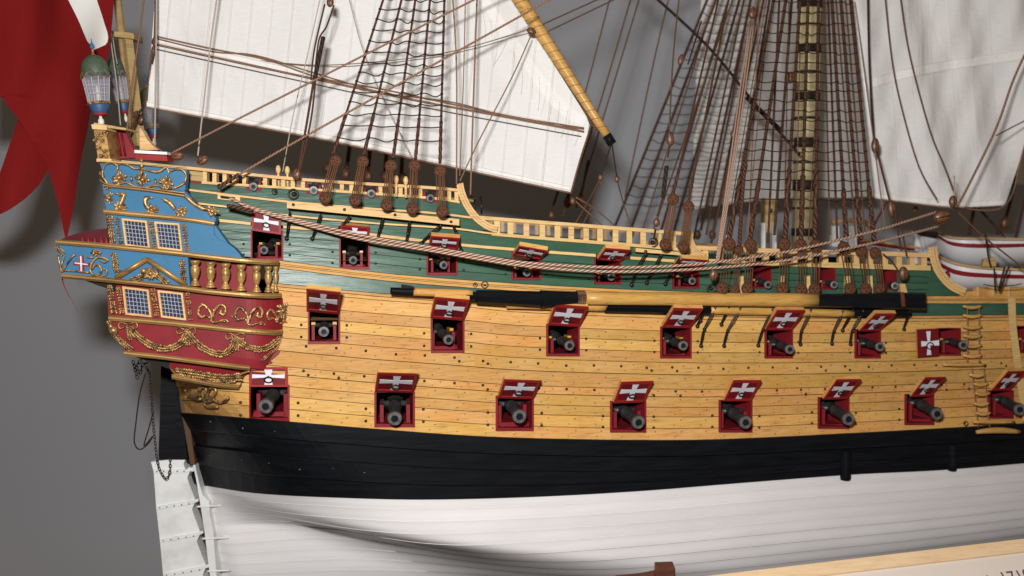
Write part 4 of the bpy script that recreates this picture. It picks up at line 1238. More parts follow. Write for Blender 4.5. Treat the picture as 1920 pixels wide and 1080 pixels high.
# ================================================================ GUNS
def gun_meshes(scale=1.0, rs=.72):
    """barrel along +X with the muzzle at 0, in working units"""
    s_ = scale
    mb = MB()
    prof = [(0.0, .10), (0.0, .245), (.05, .262), (.14, .255), (.22, .205), (.30, .20), (.34, .215), (.38, .20), (.95, .215), (1.0, .245), (1.06, .245), (1.1, .225), (1.7, .25), (1.76, .285), (1.82, .285), (1.88, .27), (2.35, .29), (2.4, .32), (2.5, .32), (2.56, .26), (2.62, .12), (2.7, .06), (2.8, .09), (2.86, .05)]
    mb.lathe((0, 0, 0), (-1, 0, 0), [(d * s_ , r * s_ * rs) for d, r in prof[1:]], 18)
    barrel = mb.mesh('barrel', M['gun'], smooth=True)
    mb = MB(); mb.lathe((.012 * s_, 0, 0), (-1, 0, 0), [(-.004 * s_, .13 * s_ * rs), (-.002 * s_, .20 * s_ * rs), (.0, .242 * s_ * rs)], 18); del mb.f[-2:]; del mb.m[-2:]; del mb.uv[-2:]
    ring = mb.mesh('muzzle_ring', M['muzzle'], smooth=False)
    mb = MB(); k = mb.pts([(.014 * s_, math.cos(a) * .135 * s_ * rs, math.sin(a) * .135 * s_ * rs) for a in np.linspace(0, 2*math.pi, 15)[:-1]]); mb.face(tuple(range(k, k + 14)))
    bore = mb.mesh('bore', M['bore'])
    mb = MB(); mb.tube([(-1.35 * s_, -.42 * s_, 0), (-1.35 * s_, .42 * s_, 0)], .085 * s_, 8); tr = mb.mesh('trunnion', M['gun'], smooth=True)
    # stepped cheek
    side = [(-.75, -.62), (-.75, .02), (-1.55, .06), (-1.6, -.12), (-1.95, -.16), (-2.0, -.30), (-2.35, -.34), (-2.4, -.62)]
    mb = MB(); mb.prism([(x * s_, -.05 * s_, z * s_) for x, z in side], Vector((0, .1 * s_, 0))); cheek = mb.mesh('cheek', M['red'])
    mb = MB(); mb.box((-1.3 * s_, 0, .07 * s_), (.24 * s_, 0, 0), (0, .065 * s_, 0), (0, 0, .05 * s_)); cap = mb.mesh('capsquare', M['yellow'])
    mb = MB(); mb.box((-1.5 * s_, 0, -.52 * s_), (.8 * s_, 0, 0), (0, .33 * s_, 0), (0, 0, .06 * s_)); bed = mb.mesh('bed', M['red'])
    mb = MB(); mb.lathe((0, -.05 * s_, 0), (0, 1, 0), [(0, .17 * s_), (.1 * s_, .17 * s_)], 12); wheel = mb.mesh('wheel', M['red'])
    return dict(barrel=barrel, ring=ring, bore=bore, tr=tr, cheek=cheek, cap=cap, bed=bed, wheel=wheel, s=s_)
GM = {'low': gun_meshes(1.05, .76), 'mid': gun_meshes(.84, .70), 'up': gun_meshes(.68, .70), 'pp': gun_meshes(.56, .86)}
def gun(kind, muz, br, om, label, group, carriage=True, ob=-1.1, clen=.9):
    """muz: pixel of muzzle centre lying om outside the planking; br: pixel of the barrel where it stands ob from the planking"""
    g = GM[kind]; s_ = g['s']
    m = P(*muz, om); b = P(*br, ob)
    d = (m - b).normalized(); n, t = frame_at(m)
    root = thing('cannon', label, 'cannon', m, group)
    xr = d; yr = Vector((0, 0, 1)).cross(xr).normalized(); zr = xr.cross(yr)
    B = Matrix((xr, yr, zr)).transposed().to_4x4()
    br_ = place('barrel', g['barrel'], root, B)
    for nm in ('ring', 'bore'):
        c = place('muzzle_ring' if nm == 'ring' else 'bore', g[nm], br_, Matrix.Identity(4))
    place('trunnion', g['tr'], br_, Matrix.Identity(4))
    if carriage:
        xh = Vector((d.x, d.y, 0)).normalized(); yh = Vector((0, 0, 1)).cross(xh)
        A = Matrix((xh, yh, Vector((0, 0, 1)))).transposed().to_4x4()
        dz = (d.z * -1.4 * s_)
        sh = xh * min(0.0, .75 * s_ - (om + .22))
        for sgn in (-1, 1):
            Mx = A.copy(); Mx.translation = yh * sgn * .36 * s_ + Vector((0, 0, dz)) + sh; place('cheek', g['cheek'], root, Mx)
            if kind != 'low': place('capsquare', g['cap'], root, Mx)
            for xx in (-1.0, -2.1):
                W_ = A.copy(); W_.translation = yh * sgn * .47 * s_ + xh * xx * s_ + Vector((0, 0, dz - .62 * s_)) + sh; place('wheel', g['wheel'], root, W_)
        Mx = A.copy(); Mx.translation = Vector((0, 0, dz)) + sh; place('bed', g['bed'], root, Mx)
    return root
ordn = ['first', 'second', 'third', 'fourth', 'fifth', 'sixth', 'seventh', 'eighth', 'ninth']
low = [((498, 762), (520, 728), .75), ((740, 785), (741, 748), .75), ((974, 781), (950, 750), .8), ((1197, 792), (1160, 762), .8), ((1398, 792), (1360, 763), .9), ((1591, 786), (1548, 757), .9), ((1757, 776), (1708, 748), .9), ((1912, 768), (1866, 742), .9)]
low_x = ['beside the carved gallery, pointing down to the left', 'below the black tip of the spare spar, pointing straight at the viewer', 'under the middle of the black spar fitting', 'below and left of the dangling chain plates', 'directly below the chain plates', 'above the aftermost black fender', 'just aft of the rope ladder', 'beside the foot of the rope ladder at the right edge']
for i, (m, b, o_) in enumerate(low):
    gun('low', m, b, o_, 'lower deck cannon ' + low_x[i], 'lower deck cannons')
mid = [((607, 622), (608, 606), .35), ((841, 637), (820, 616), .5), ((1068, 648), (1040, 631), .6), ((1281, 648), (1250, 635), .7), ((1481, 655), (1446, 640), .8), ((1650, 650), (1612, 640), .85), ((1806, 647), (1770, 637), .8), ((1950, 645), (1915, 636), .6)]
mid_x = ['nearest the red and gold gallery', 'under the aft end of the black spar fitting', 'under the twine whipping of the spare spar', 'left of the first dangling chain plates', 'between the two sets of chain plates', 'right of the second set of chain plates', 'beside the lid folded sideways', 'cut by the right edge beyond the fender post']
for i, (m, b, o_) in enumerate(mid):
    gun('mid', m, b, o_, 'middle deck cannon ' + mid_x[i], 'middle deck cannons')
upp = [((495, 469), (513, 456), .2), ((662, 488), (661, 470), .2), ((832, 497), (816, 486), .3), ((988, 511), (973, 502), .35), ((1146, 519), (1128, 511), .4), ((1298, 527), (1276, 517), .4), ((1440, 534), (1418, 524), .4), ((1564, 534), (1544, 528), .4), ((1678, 536), (1662, 531), .4)]
upp_x = ['touching the blue quarter panel', 'under the middle of the mizzen channel', 'half covered by the hawsers below the channel end', 'behind the hawsers under the flattest open lid', 'behind the hawsers right of the wide open lid', 'beside the ringed block of the main rigging', 'between the first main deadeyes', 'between the middle and forward main deadeyes', 'behind the foremost main deadeye']
for i, (m, b, o_) in enumerate(upp):
    gun('up', m, b, o_, 'upper deck cannon in the green topside ' + upp_x[i], 'upper deck cannons')
for i, ((x, y), (bx, by)) in enumerate((((475, 350), (484, 342)), ((588, 357), (592, 351)), ((696, 363), (692, 355)), ((807, 372), (796, 364)))):
    gun('pp', (x, y), (bx, by), .25, 'small poop cannon poking out under the rail, ' + ['nearest the blue crown panel', 'right of the ring bolt', 'between the second and third mizzen shrouds', 'between the last two mizzen shrouds'][i], 'poop cannons', ob=-.8)
    # red port behind it
    mb = MB(); q = [(x - 14, y - 12), (x + 14, y - 10), (x + 14, y + 8), (x - 14, y + 6)]
    mb.prism([P(a, b, .06) for a, b in q], Vector((0, .15, 0))); mb.build('poop_port', M['red'], ship)
    mb = MB(); q = [(x - 10, y - 12), (x + 10, y - 10), (x + 10, y + 3), (x - 10, y + 2)]
    mb.prism([P(a, b, .08) for a, b in q], Vector((0, .02, 0))); mb.build('poop_port_hole', M['dark'], ship)
# ================================================================ SAILS
def inside(poly, x, y):
    c = False; n = len(poly)
    for i in range(n):
        x1, y1 = poly[i]; x2, y2 = poly[(i+1) % n]
        if (y1 > y) != (y2 > y) and x < (x2 - x1) * (y - y1) / (y2 - y1) + x1: c = not c
    return c
def span(poly, s_, sh, ymin=-40, ymax=420):
    """extent in y of the slanted line x = s - sh*y inside the polygon (exact crossings)"""
    ys = []
    n = len(poly)
    for i in range(n):
        x1, y1 = poly[i]; x2, y2 = poly[(i+1) % n]
        a1 = x1 + sh * y1 - s_; a2 = x2 + sh * y2 - s_
        if (a1 > 0) != (a2 > 0):
            t = a1 / (a1 - a2); ys.append(y1 + (y2 - y1) * t)
    return (min(ys), max(ys)) if len(ys) >= 2 else None
def sail(label, poly, sh, wpx, Yf, name='sail', stitch=1.0, bolt='ropebrown', hems=()):
    lo = min(x + sh * y for x, y in poly) + .01; hi = max(x + sh * y for x, y in poly) - .01
    def SP_(x, y, o=0): return hit(x, y, Yf, o)
    cx = sum(p[0] for p in poly) / len(poly); by = max(p[1] for p in poly)
    root = thing(name, label, 'sail', SP_(cx, by))
    s_ = lo; k = 0; edges = []
    while s_ < hi - 1:
        e = min(hi, s_ + wpx)
        cols = np.linspace(s_, e, 6)
        grid = []
        for c in cols:
            r = span(poly, c, sh)
            if r is None: continue
            grid.append([SP_(c - sh * y, y, .004 * (k % 2)) for y in np.linspace(r[0], r[1], 26)])
        if len(grid) > 1:
            mb = MB(); mb.grid(grid); mb.build('cloth_panel', M['sail'], root, smooth=True)
        edges.append(e); s_ = e; k += 1
    mb = MB()
    for e in edges[:-1]:
        for d in (-1.3, 1.3)[:1 if stitch < 1 else 2]:
            r = span(poly, e + d, sh)
            if r: mb.tube([SP_(e + d - sh * y, y, .035) for y in np.linspace(r[0], r[1], 20)], .008, 4)
    mb.build('seam_stitching', M['stitch'], root, kind='stuff')
    for pts, w in hems:
        mb = MB(); sm = smooth_path(pts, 8); rows = []
        for d in (-w / 2, w / 2):
            rows.append([SP_(x, y + d, .03) for x, y in sm])
        mb.grid(rows); mb.build('hem_band', M['hem'], root, smooth=True)
        for d in (-w / 2 + 1.5, w / 2 - 1.5):
            mb = MB(); mb.tube([SP_(x, y + d, .045) for x, y in sm], .009, 4); mb.build('hem_stitch', M['stitch'], root)
    return root, SP_
def YM(X, Z):      # mizzen sail: billowing gently, hung a little to the near side of the middle line
    return 33.5 + .10 * (X + 5) + .10 * math.sin(X * .9 + .6 * Z) * math.cos(Z * .55) + .05 * math.sin(X * 2.3 - Z * 1.1) + .04 * math.sin(X * 4.1 + Z * 2.0)
spar_a, spar_b = (955, -25), (1143, 262)
mz = [(296, -150), (869, -150), (1098, 214), (1106, 236), (1071, 361), (830, 309), (620, 264), (430, 228), (272, 200), (285, 100), (290, 60)]
mroot, MS = sail('large white mizzen sail filling the upper left, with reef cords and hanging threads', mz, .10, 38.5, YM,
    hems=([[(275, 195), (430, 222), (620, 258), (830, 302), (1068, 353)], 10], [(291, 70), (700, 158), (1000, 222), (1098, 240)][0:0] and [] or [[(292, 74), (500, 122), (700, 168), (900, 208), (1094, 244)], 12]))
def line_on(surf, pts, r, mat, name, parent, o=.08, sm=6, n=5):
    mb = MB(); mb.tube([surf(x, y, o) for x, y in smooth_path(pts, sm)], r, n); return mb.build(name, M[mat], parent, smooth=True)
line_on(MS, [(292, 83), (400, 107), (600, 150), (800, 192), (1000, 228), (1095, 247)], .034, 'ropetan', 'reef_rope', mroot, .12)
line_on(MS, [(292, 68), (400, 92), (500, 112), (600, 146), (720, 168), (850, 196), (980, 222), (1095, 240)], .026, 'ropetan', 'reef_cord', mroot)
line_on(MS, [(292, 72), (400, 97), (480, 104), (600, 140), (720, 174), (850, 192), (980, 226), (1095, 242)], .022, 'ropetan', 'reef_cord', mroot, .1)
line_on(MS, [(292, 92), (400, 116), (500, 138), (600, 160), (720, 186), (850, 212), (980, 236), (1090, 256)], .018, 'ropebrown', 'reef_cord', mroot)
line_on(MS, [(296, -150), (290, 60), (285, 100), (272, 200)], .035, 'ropebrown', 'leech_rope', mroot, .05)
line_on(MS, [(272, 201), (430, 229), (620, 265), (830, 310), (1071, 362)], .030, 'ropetan', 'foot_rope', mroot, .03)
line_on(MS, [(1071, 362), (1088, 300), (1107, 236), (1099, 214), (869, -150)], .035, 'ropebrown', 'luff_rope', mroot, .03, sm=8)
# diagonal stiffening band along the yard and the loose threads hanging from it
mb = MB(); rows = [[MS(x, y, .03) for x, y in smooth_path([(905, -20), (975, 82), (1050, 180), (1100, 222)], 8)], [MS(x, y, .03) for x, y in smooth_path([(885, -20), (958, 90), (1034, 196), (1092, 240)], 8)]]
mb.grid(rows); mb.build('hem_band', M['hem'], mroot, smooth=True)
for x, y, dx, l in ((905, 22, 5, 55), (920, 40, 2, 62), (934, 58, -8, 66), (951, 75, -27, 50), (963, 90, -2, 48), (978, 118, -1, 60), (995, 126, 3, 60), (1011, 145, -2, 62), (1025, 160, -12, 58), (1037, 176, -10, 55), (1049, 192, -8, 52), (1064, 208, -12, 50), (1076, 222, -3, 30), (1087, 236, -10, 38)):
    line_on(MS, [(x, y), (x + dx * .5 + 2, y + l * .5), (x + dx, y + l)], .007, 'stitch', 'hanging_thread', mroot, .05, 4, 4)
# the mizzen yard
yd = thing('mizzen_yard', 'slanting honey coloured yard lashed along the edge of the mizzen sail, black at its tip', 'yard', at(1143, 262, 33.9))
A_, B2 = at(857, -184, 33.6), at(1139, 256, 33.2)
mb = MB(); mb.tube([A_.lerp(B2, k / 12) for k in range(13)], [.26 - .135 * (k / 12) ** 1.3 for k in range(13)], 14); mb.build('spar', M['spar'], yd, smooth=True)
mb = MB(); d_ = (B2 - A_).normalized(); mb.tube([B2 - d_ * .05, B2 + d_ * .28], .145, 12); mb.build('black_tip', M['black'], yd, smooth=True)
for k in np.linspace(.04, .96, 27):
    p = A_.lerp(B2, k); r = (.26 - .135 * k ** 1.3) + .012; sd = d_.cross(Vector((0, 1, 0))).normalized()
    mb = MB(); tl = d_ * .06
    mb.tube([p + sd * math.cos(a) * r + Vector((0, 1, 0)) * math.sin(a) * r + tl * math.cos(a) for a in np.linspace(0, 2*math.pi, 15)], .010, 4, caps=False); mb.build('lashing', M['ropetan'], yd, smooth=True)

def YB(X, Z):      # main course, right of the mast
    return 38.2 + .12 * (X - 12) + .28 * math.sin(X * 1.0 + Z * .5 + 1.0) * (1 if X < 15 else .6) + .12 * math.sin(X * 3.1 + Z * .7) + .05 * math.sin(X * 6 - Z * 2) + .10 * math.exp(-(Z - 5) ** 2 * 4)
main_poly = [(1580, -150), (1960, -150), (1950, 150), (1915, 292), (1884, 385), (1795, 389), (1700, 379), (1640, 372), (1628, 262), (1612, 150), (1600, 60)]
nroot, NS = sail('big white square sail in the upper right corner, sheeted to a large brown block', main_poly, -.06, 38, YB, stitch=.5,
    hems=[[[(1615, 162), (1660, 148), (1720, 133), (1800, 119), (1950, 98)], 20], [[(1640, 366), (1700, 373), (1795, 382), (1882, 379)], 12]])
line_on(NS, [(1640, 373), (1700, 380), (1795, 390), (1884, 386), (1916, 292), (1952, 150)], .03, 'ropetan', 'bolt_rope', nroot, .03)
def YC_(X, Z):
    return 48.0 + .1 * (X - 8) + .35 * math.sin(X * 1.4 + .3 * Z) + .1 * math.sin(X * 3.3 + Z)
croot, CS = sail('shaded sail seen behind the shrouds left of the main mast', [(1325, -150), (1600, -150), (1640, 368), (1490, 371), (1400, 378), (1297, 392), (1299, 300), (1303, 180)], .0, 34, YC_, stitch=.5,
    hems=[[[(1299, 386), (1400, 372), (1490, 366), (1600, 366)], 10]])
def YD(X, Z): return 49.5 + .1 * X + .2 * math.sin(X)
droot, DS = sail('sliver of a further white sail at the right edge below the upper corner', [(1912, -150), (2020, -150), (2040, 348), (1888, 345), (1900, 310), (1918, 270), (1950, 120)], 0, 36, YD, stitch=.5)

# ================================================================ FLAG
def YFl(X, Z): return 33.0 + .55 * math.sin(X * 1.3 + Z * .35) + .2 * math.sin(X * 2.9 - Z * .8)
flag = thing('ensign', 'large red swallow-tailed flag with a white cross arm draped behind the stern', 'flag', hit(110, 440, YFl))
def flagpiece(name, rows_px, mat, off=0.0, n=12):
    rows = []
    for y, xl, xr in rows_px:
        rows.append([hit(xl + (xr - xl) * i / n, y, YFl, off) for i in range(n + 1)])
    mb = MB(); mb.grid(rows); mb.grid([[p + Vector((0, .03, 0)) for p in r] for r in rows]); mb.build(name, M[mat], flag, smooth=True)
xl = lambda y: float(np.interp(y, [-30, 179, 180, 225, 315, 380, 445], [-60, -60, 0, 36, 90, 108, 122]))
xr = interp([(-30, 215), (60, 208), (110, 200), (205, 170), (250, 162), (300, 151), (400, 135), (447, 125)])
flagpiece('red_field', [(y, xl(y), xr(y)) for y in sorted(list(range(-30, 440, 12)) + [179, 181, 446])], 'flagred')
wl = interp([(-30, 112), (0, 128), (40, 148), (80, 165), (93, 174)])
wr = interp([(-30, 172), (0, 181), (40, 194), (78, 201), (93, 176)])
flagpiece('white_cross_arm', [(y, wl(y), wr(y)) for y in [-30, -15, 0, 15, 30, 45, 60, 70, 78]] + [(84, 170, 197), (93, 173, 176)], 'flagwhite', .06)
flagpiece('red_tail', [(222, 34, 37), (250, 25, 54), (280, 15, 71), (315, 3, 91), (330, -3, 83), (345, -14, 74), (360, -28, 60), (372, -42, 47), (384, -56, 31), (395, -66, 14), (410, -76, -20)], 'flagred', -.5)
tl = smooth_path([(116, 519), (120, 535), (128, 552), (138, 568), (147, 585)], 6)
mb = MB(); rows = [[G(x - w, y, -.1) for (x, y), w in zip(tl, np.linspace(1.3, .1, len(tl)))], [G(x + w, y, -.1) for (x, y), w in zip(tl, np.linspace(1.3, .1, len(tl)))]]
mb.grid(rows); tag(mb.build('streamer_tail', M['flagred'], smooth=True), 'thin red tail of bunting dangling below the aft walkway', 'streamer')
# flagstaff
st = thing('flagstaff', 'pale wooden flagstaff standing in a cap and socket above the taffrail', 'flagstaff', at(262, 270, 34.5))
def stick(name, a, b, ra, rb, Y, parent, mat='post', n=8):
    mb = MB(); mb.tube([at(*a, Y), at(*b, Y)], [ra, rb], n); return mb.build(name, M[mat], parent, smooth=n > 4)
stick('staff', (217, -25), (252, 262), .13, .13, 34.4, st); stick('socket_post', (238, 66), (262, 275), .17, .2, 34.2, st, n=4)
mb = MB(); mb.prism([at(x, y, 33.9) for x, y in ((209, 58), (250, 62), (252, 73), (210, 68))], Vector((0, .8, 0))); mb.build('staff_cap', M['post'], st)

# ================================================================ RIGGING HELPERS
def deadeye_mesh():
    mb = MB(); mb.lathe((0, -.42, 0), (0, 1, 0), [(0, .70), (.07, .88), (.2, .98), (.36, .92), (.42, .88), (.48, .92), (.64, .98), (.78, .88), (.84, .70)], 16)
    for x, z in ((-.40, .18), (.40, .18), (0, -.38)):
        k = mb.pts([(x + math.cos(a) * .19, -.45, z + math.sin(a) * .19) for a in np.linspace(0, 2*math.pi, 9)[:-1]]); mb.face(tuple(range(k, k + 8)), 1)
    return mb.mesh('deadeye', [M['deadeye'], M['dark']], smooth=True)
DE = deadeye_mesh()
def block_mesh():
    mb = MB(); mb.lathe((0, 0, -1.25), (0, 0, 1), [(0, .18), (.12, .42), (.4, .72), (.85, .92), (1.25, .96), (1.7, .90), (2.1, .68), (2.38, .38), (2.5, .15)], 14)
    for v in range(len(mb.v)):
        x, y, z = mb.v[v]; mb.v[v] = (x, y * .62, z)
    mb2 = MB(); mb2.tube([(math.cos(a) * .08, -.62 * math.sqrt(max(0, 1 - (z / 1.3) ** 2)) - .05, z) for z, a in [(q, 0) for q in np.linspace(-1.2, 1.2, 9)]], .09, 5)
    k = len(mb.v); mb.v += mb2.v
    for f_ in mb2.f: mb.face(tuple(i + k for i in f_), 1)
    return mb.mesh('block_shell', [M['blocks'], M['iron']], smooth=True)
BLK = block_mesh()
def put(name, me, parent, p, r, ax=None, face=None, stretch=1.0):
    org = Vector(ROOT[parent.name]); z = Vector(ax).normalized() if ax is not None else Vector((0, 0, 1))
    y = Vector(face) if face is not None else Vector((0, 1, 0)); y = (y - z * y.dot(z)).normalized(); x = y.cross(z)
    Mx = Matrix((x, y, z)).transposed().to_4x4() @ Matrix.Diagonal((r, r, r * stretch, 1)); Mx.translation = Vector(p) - org
    return place(name, me, parent, Mx)
def block(c, rpx, Y, label, ax=(0, 0, 1), group=None, aspect=1):
    p = at(*c, Y) if not isinstance(c, Vector) else c
    root = thing('rigging_block', label, 'pulley block', p, group)
    r = rpx * .86 / F * p.y
    k_ = 1.55 if label.startswith('long') else 1.12
    put('block_shell', BLK, root, p, r, ax, None, k_)
    a = Vector(ax).normalized()
    mb = MB(); sd = a.cross(Vector((0, 1, 0))).normalized()
    mb.tube([p + a * math.cos(t) * r * 1.3 * k_ + sd * math.sin(t) * r * 1.02 for t in np.linspace(0, 2*math.pi, 21)], r * .10, 5, caps=False); mb.build('strop', M['rope'], root, smooth=True)
    return root
def rope(pts, rpx, mat, label, cat='rope', group=None, name='rope', sm=6, n=6):
    """pts: (px, py, Y)"""
    pts = list(pts)
    def ext(a, b):                              # carry a line that leaves the frame on past its top
        l = math.hypot(b[0] - a[0], b[1] - a[1]); return tuple(q + (q - p_) * 130 / l for p_, q in zip(a, b))
    if pts[-1][1] < -1: pts.append(ext(pts[-2], pts[-1]))
    if pts[0][1] < -1: pts.insert(0, ext(pts[1], pts[0]))
    sp_ = smooth_path(pts, sm) if len(pts) > 2 else [tuple(np.array(pts[0]) * (1 - k / 8) + np.array(pts[1]) * k / 8) for k in range(9)]
    path = [at(x, y, Y) for x, y, Y in sp_]
    ym_ = sum(p.y for p in path) / len(path)
    mb = MB(); mb.tube(path, rpx / F * ym_, n); o = mb.build(name, M[mat], smooth=True)
    return tag(o, label, cat, group)
def seg3(a, b, Ya, Yb):
    pa, pb = at(*a, Ya), at(*b, Yb)
    def f(y):                                   # point on the straight line whose picture height is y
        lo, hi = 0.0, 1.0
        ta = proj(pa)[1]; tb = proj(pb)[1]
        for _ in range(30):
            m = (lo + hi) / 2; v = proj(pa.lerp(pb, m))[1]
            if (v > y) == (ta > tb): lo = m
            else: hi = m
        return pa.lerp(pb, (lo + hi) / 2)
    return pa, pb, f
def shrouds(label, lines, Yb, Yt, rats, rl=2.2, rr=.8, served=None, sag=2.0, mat='rope', rmat='ropeblack', knots=True, group=None, dead=None, lan_n=5, lan_r=1.15):
    """lines: bottom (x,y), top (x,y); rats: picture heights on the first line with the drop towards the last one"""
    root = thing('shroud_rigging', label, 'shrouds', at(*lines[0][0], Yb[0] if isinstance(Yb, (list, tuple)) else Yb), group)
    fs = []
    for i, (a, b) in enumerate(lines):
        Y0 = Yb[i] if isinstance(Yb, (list, tuple)) else Yb
        pa, pb, f = seg3(a, b, Y0, Yt); fs.append(f)
        r = rl / F * (Y0 + Yt) / 2; k = 14; path = [pa.lerp(pb, q / k * 1.28) for q in range(k + 1)]
        mb = MB(); mb.tube(path, r, 7); sh_ = mb.build('shroud', M[mat], root, smooth=True)
        if served:                              # thicker served lower end
            e = f(served[i] if isinstance(served, (list, tuple)) else served)
            mb = MB(); pp = [pa.lerp(e, q / 14) for q in range(15)]
            mb.tube(pp, [r * (1.42 + .2 * math.sin(q * 2.1 + i)) for q in range(15)], 8); mb.build('served_end', M[mat], sh_, smooth=True)
    for y, drop in rats:
        n = len(lines) - 1
        for i in range(n):
            ya = y + drop * i / n + random.uniform(-1, 1); yb = y + drop * (i + 1) / n + random.uniform(-1, 1)
            p, q = fs[i](ya), fs[i + 1](yb)
            sg = sag * random.uniform(.3, 1.4) / F * p.y; sw = random.uniform(-1, 1) * sg * .7
            pts = [p.lerp(q, k / 8) + Vector((0, -.03, -sg * math.sin(math.pi * k / 8) + sw * math.sin(2 * math.pi * k / 8))) for k in range(9)]
            mb = MB(); mb.tube(pts, rr / F * p.y, 4)
            if knots:
                for e in (p,) + ((q,) if i == n - 1 else ()): mb.lump(e + Vector((0, -.02, 0)), ((rl + .9) / F * p.y, (rl + .7) / F * p.y, 2.3 / F * p.y), 5)
            mb.build('ratline', M[rmat], root, smooth=True)
    if dead:
        for i, (ux, uy, lx, ly, rp, Yl) in enumerate(dead):
            Yu = Yl + .08; pu, pl_ = at(ux, uy, Yu), at(lx, ly, Yl); r = rp / F * Yl
            ax = (pu - pl_).normalized()
            put('deadeye', DE, root, pu, r, ax); put('deadeye', DE, root, pl_, r, ax)
            for p in (pu, pl_):
                sd = ax.cross(Vector((0, 1, 0))).normalized(); mb = MB()
                mb.tube([p + (sd * math.cos(t) + ax * math.sin(t)) * r * 1.0 for t in np.linspace(0, 2*math.pi, 17)], r * .2, 5, caps=False); mb.build('deadeye_strop', M['rope'], root, smooth=True)
            sd = ax.cross(Vector((0, 1, 0))).normalized(); mb = MB()
            for k in range(lan_n):
                o = (k / (lan_n - 1) - .5) * 1.35 * r; o2 = o + random.uniform(-.15, .15) * r
                mb.tube([pl_ + sd * o + ax * r * .3 + Vector((0, -.5 * r, 0)), pu + sd * o2 - ax * r * .2 + Vector((0, -.5 * r, 0))], lan_r / F * Yl, 5)
            mb.build('lanyard', M['lanyard'], root, smooth=True)
    return root
ordn2 = ['first', 'second', 'third', 'fourth', 'fifth', 'sixth', 'seventh', 'eighth', 'ninth', 'tenth', 'eleventh', 'twelfth']
# ================================================================ MIZZEN CHANNEL, SHROUDS, CHAINS
mb = MB(); f_ = [P(538, 379, .75), P(700, 394, .75), P(861, 411, .75), P(861, 423, .75), P(700, 406, .75), P(538, 390, .75)]
mb.prism(f_, Vector((.0, .78, 0))); mb.build('channel', M['wood_pale'], ship)
mb = MB()
for x, y in ((550, 384), (646, 393), (741, 403), (846, 416)): bolt_at(mb, x, y, .05, .76)
mb.build('channel_bolts', M['bolt'], ship, smooth=True, kind='stuff')
def Pd(x, y, o): return P(x, y, o).y
Lz = [((623, 290), (720.5, -25 + 25 - 25)), ((680, 292), (756, -25)), ((737, 296), (781, -25)), ((778, 298), (808, -25)), ((825, 306), (833, -25))]
Lz = [((624, 290), (728, -30)), ((682, 291), (760, -30)), ((737, 297), (783, -30)), ((779, 298), (809, -30)), ((825, 306), (834, -30))]
rz = [(y, 5) for y in (-4, 16, 35, 55, 76, 97, 117, 135, 152, 171, 191, 212, 234, 258)]
shrouds('near mizzen shrouds with dark ratlines and five pairs of deadeyes on the pale channel', Lz, 29.4, 31.0, rz, rl=2.3, rr=1.1, served=[212, 215, 225, 222, 228], sag=4,
        dead=[(629, 302, 610, 371, 10, 29.2), (680, 303, 666, 375, 10, 29.3), (733, 311, 725, 384, 10, 29.4), (777, 311, 773, 391, 10, 29.5), (825, 321, 829, 396, 10, 29.6)])
# chain plates under the channel
def chainplate(pts, label, r=1.5, knob=4.6, Yo=.12, n0=.6, cat='chain plate', group='iron chain plates on the hull'):
    path = [P(x, y, n0 + (Yo - n0) * i / (len(pts) - 1)) for i, (x, y) in enumerate(pts)]
    root = thing('chain_plate', label, cat, path[-1], group)
    for i in range(len(path) - 1):
        a, b = path[i], path[i + 1]; d = (b - a); L_ = d.length; d.normalize(); sd = d.cross(Vector((0, 1, 0))).normalized()
        w = .026; mb = MB(); c = (a + b) / 2
        mb.tube([c + d * math.cos(t) * L_ * .5 + sd * math.sin(t) * w for t in np.linspace(0, 2*math.pi, 17)], r * .95 / F * 29, 5, caps=False); mb.build('link', M['iron'], root, smooth=True)
    mb = MB(); mb.lump(path[-1] + Vector((0, -.05, 0)), knob / F * 29, 8); mb.build('bolt', M['iron'], root, smooth=True)
    if len(pts) > 2:
        mb = MB(); mb.lump(path[1] + Vector((0, -.05, 0)), knob * .8 / F * 29, 8); mb.build('bolt', M['iron'], root, smooth=True)
chs = [([(544, 396), (538, 447)], 'straight iron strap hanging at the aft end of the mizzen channel'), ([(602, 402), (595, 422), (586, 447)], 'iron links hanging below the first mizzen deadeye'), ([(657, 405), (645, 420), (632, 433)], 'iron links below the second mizzen deadeye, above the second port'), ([(718, 410), (712, 432), (708, 448)], 'iron links ending in a loop below the third mizzen deadeye'), ([(768, 415), (765, 438), (761, 460)], 'iron links below the fourth mizzen deadeye'), ([(827, 422), (806, 440), (790, 456)], 'iron links slanting aft below the fifth mizzen deadeye'), ([(850, 424), (856, 437), (865, 470)], 'iron links at the forward end of the mizzen channel')]
for p, l in chs: chainplate(p, l)
for p, l in (([(1212, 474), (1196, 500), (1184, 534)], 'iron strap slanting down from the aft end of the short channel'), ([(1240, 477), (1228, 500), (1212, 530)], 'iron strap under the middle of the short channel'), ([(1276, 482), (1262, 505), (1247, 532)], 'iron strap under the forward end of the short channel'),
             ([(1322, 574), (1313, 600), (1307, 611)], 'first iron chain plate below the spare spar'), ([(1343, 574), (1320, 617), (1314, 648)], 'second iron chain plate below the spare spar'), ([(1368, 574), (1352, 608)], 'short third chain plate below the spare spar'), ([(1390, 575), (1364, 619), (1357, 648)], 'fourth chain plate below the spare spar, long with two knobs'), ([(1450, 577), (1430, 617), (1421, 647)], 'chain plate touching the lid right of the first cluster'),
             ([(1522, 578), (1502, 620), (1500, 645)], 'chain plate right of the fifth middle deck lid'), ([(1582, 580), (1563, 620), (1559, 644)], 'first chain plate of the forward cluster'), ([(1600, 580), (1579, 619)], 'short chain plate of the forward cluster'), ([(1620, 580), (1597, 620), (1594, 645)], 'long chain plate partly behind the sixth lid'), ([(1706, 582), (1694, 617)], 'lone chain plate forward of the black end of the spare spar')):
    chainplate(p, l)
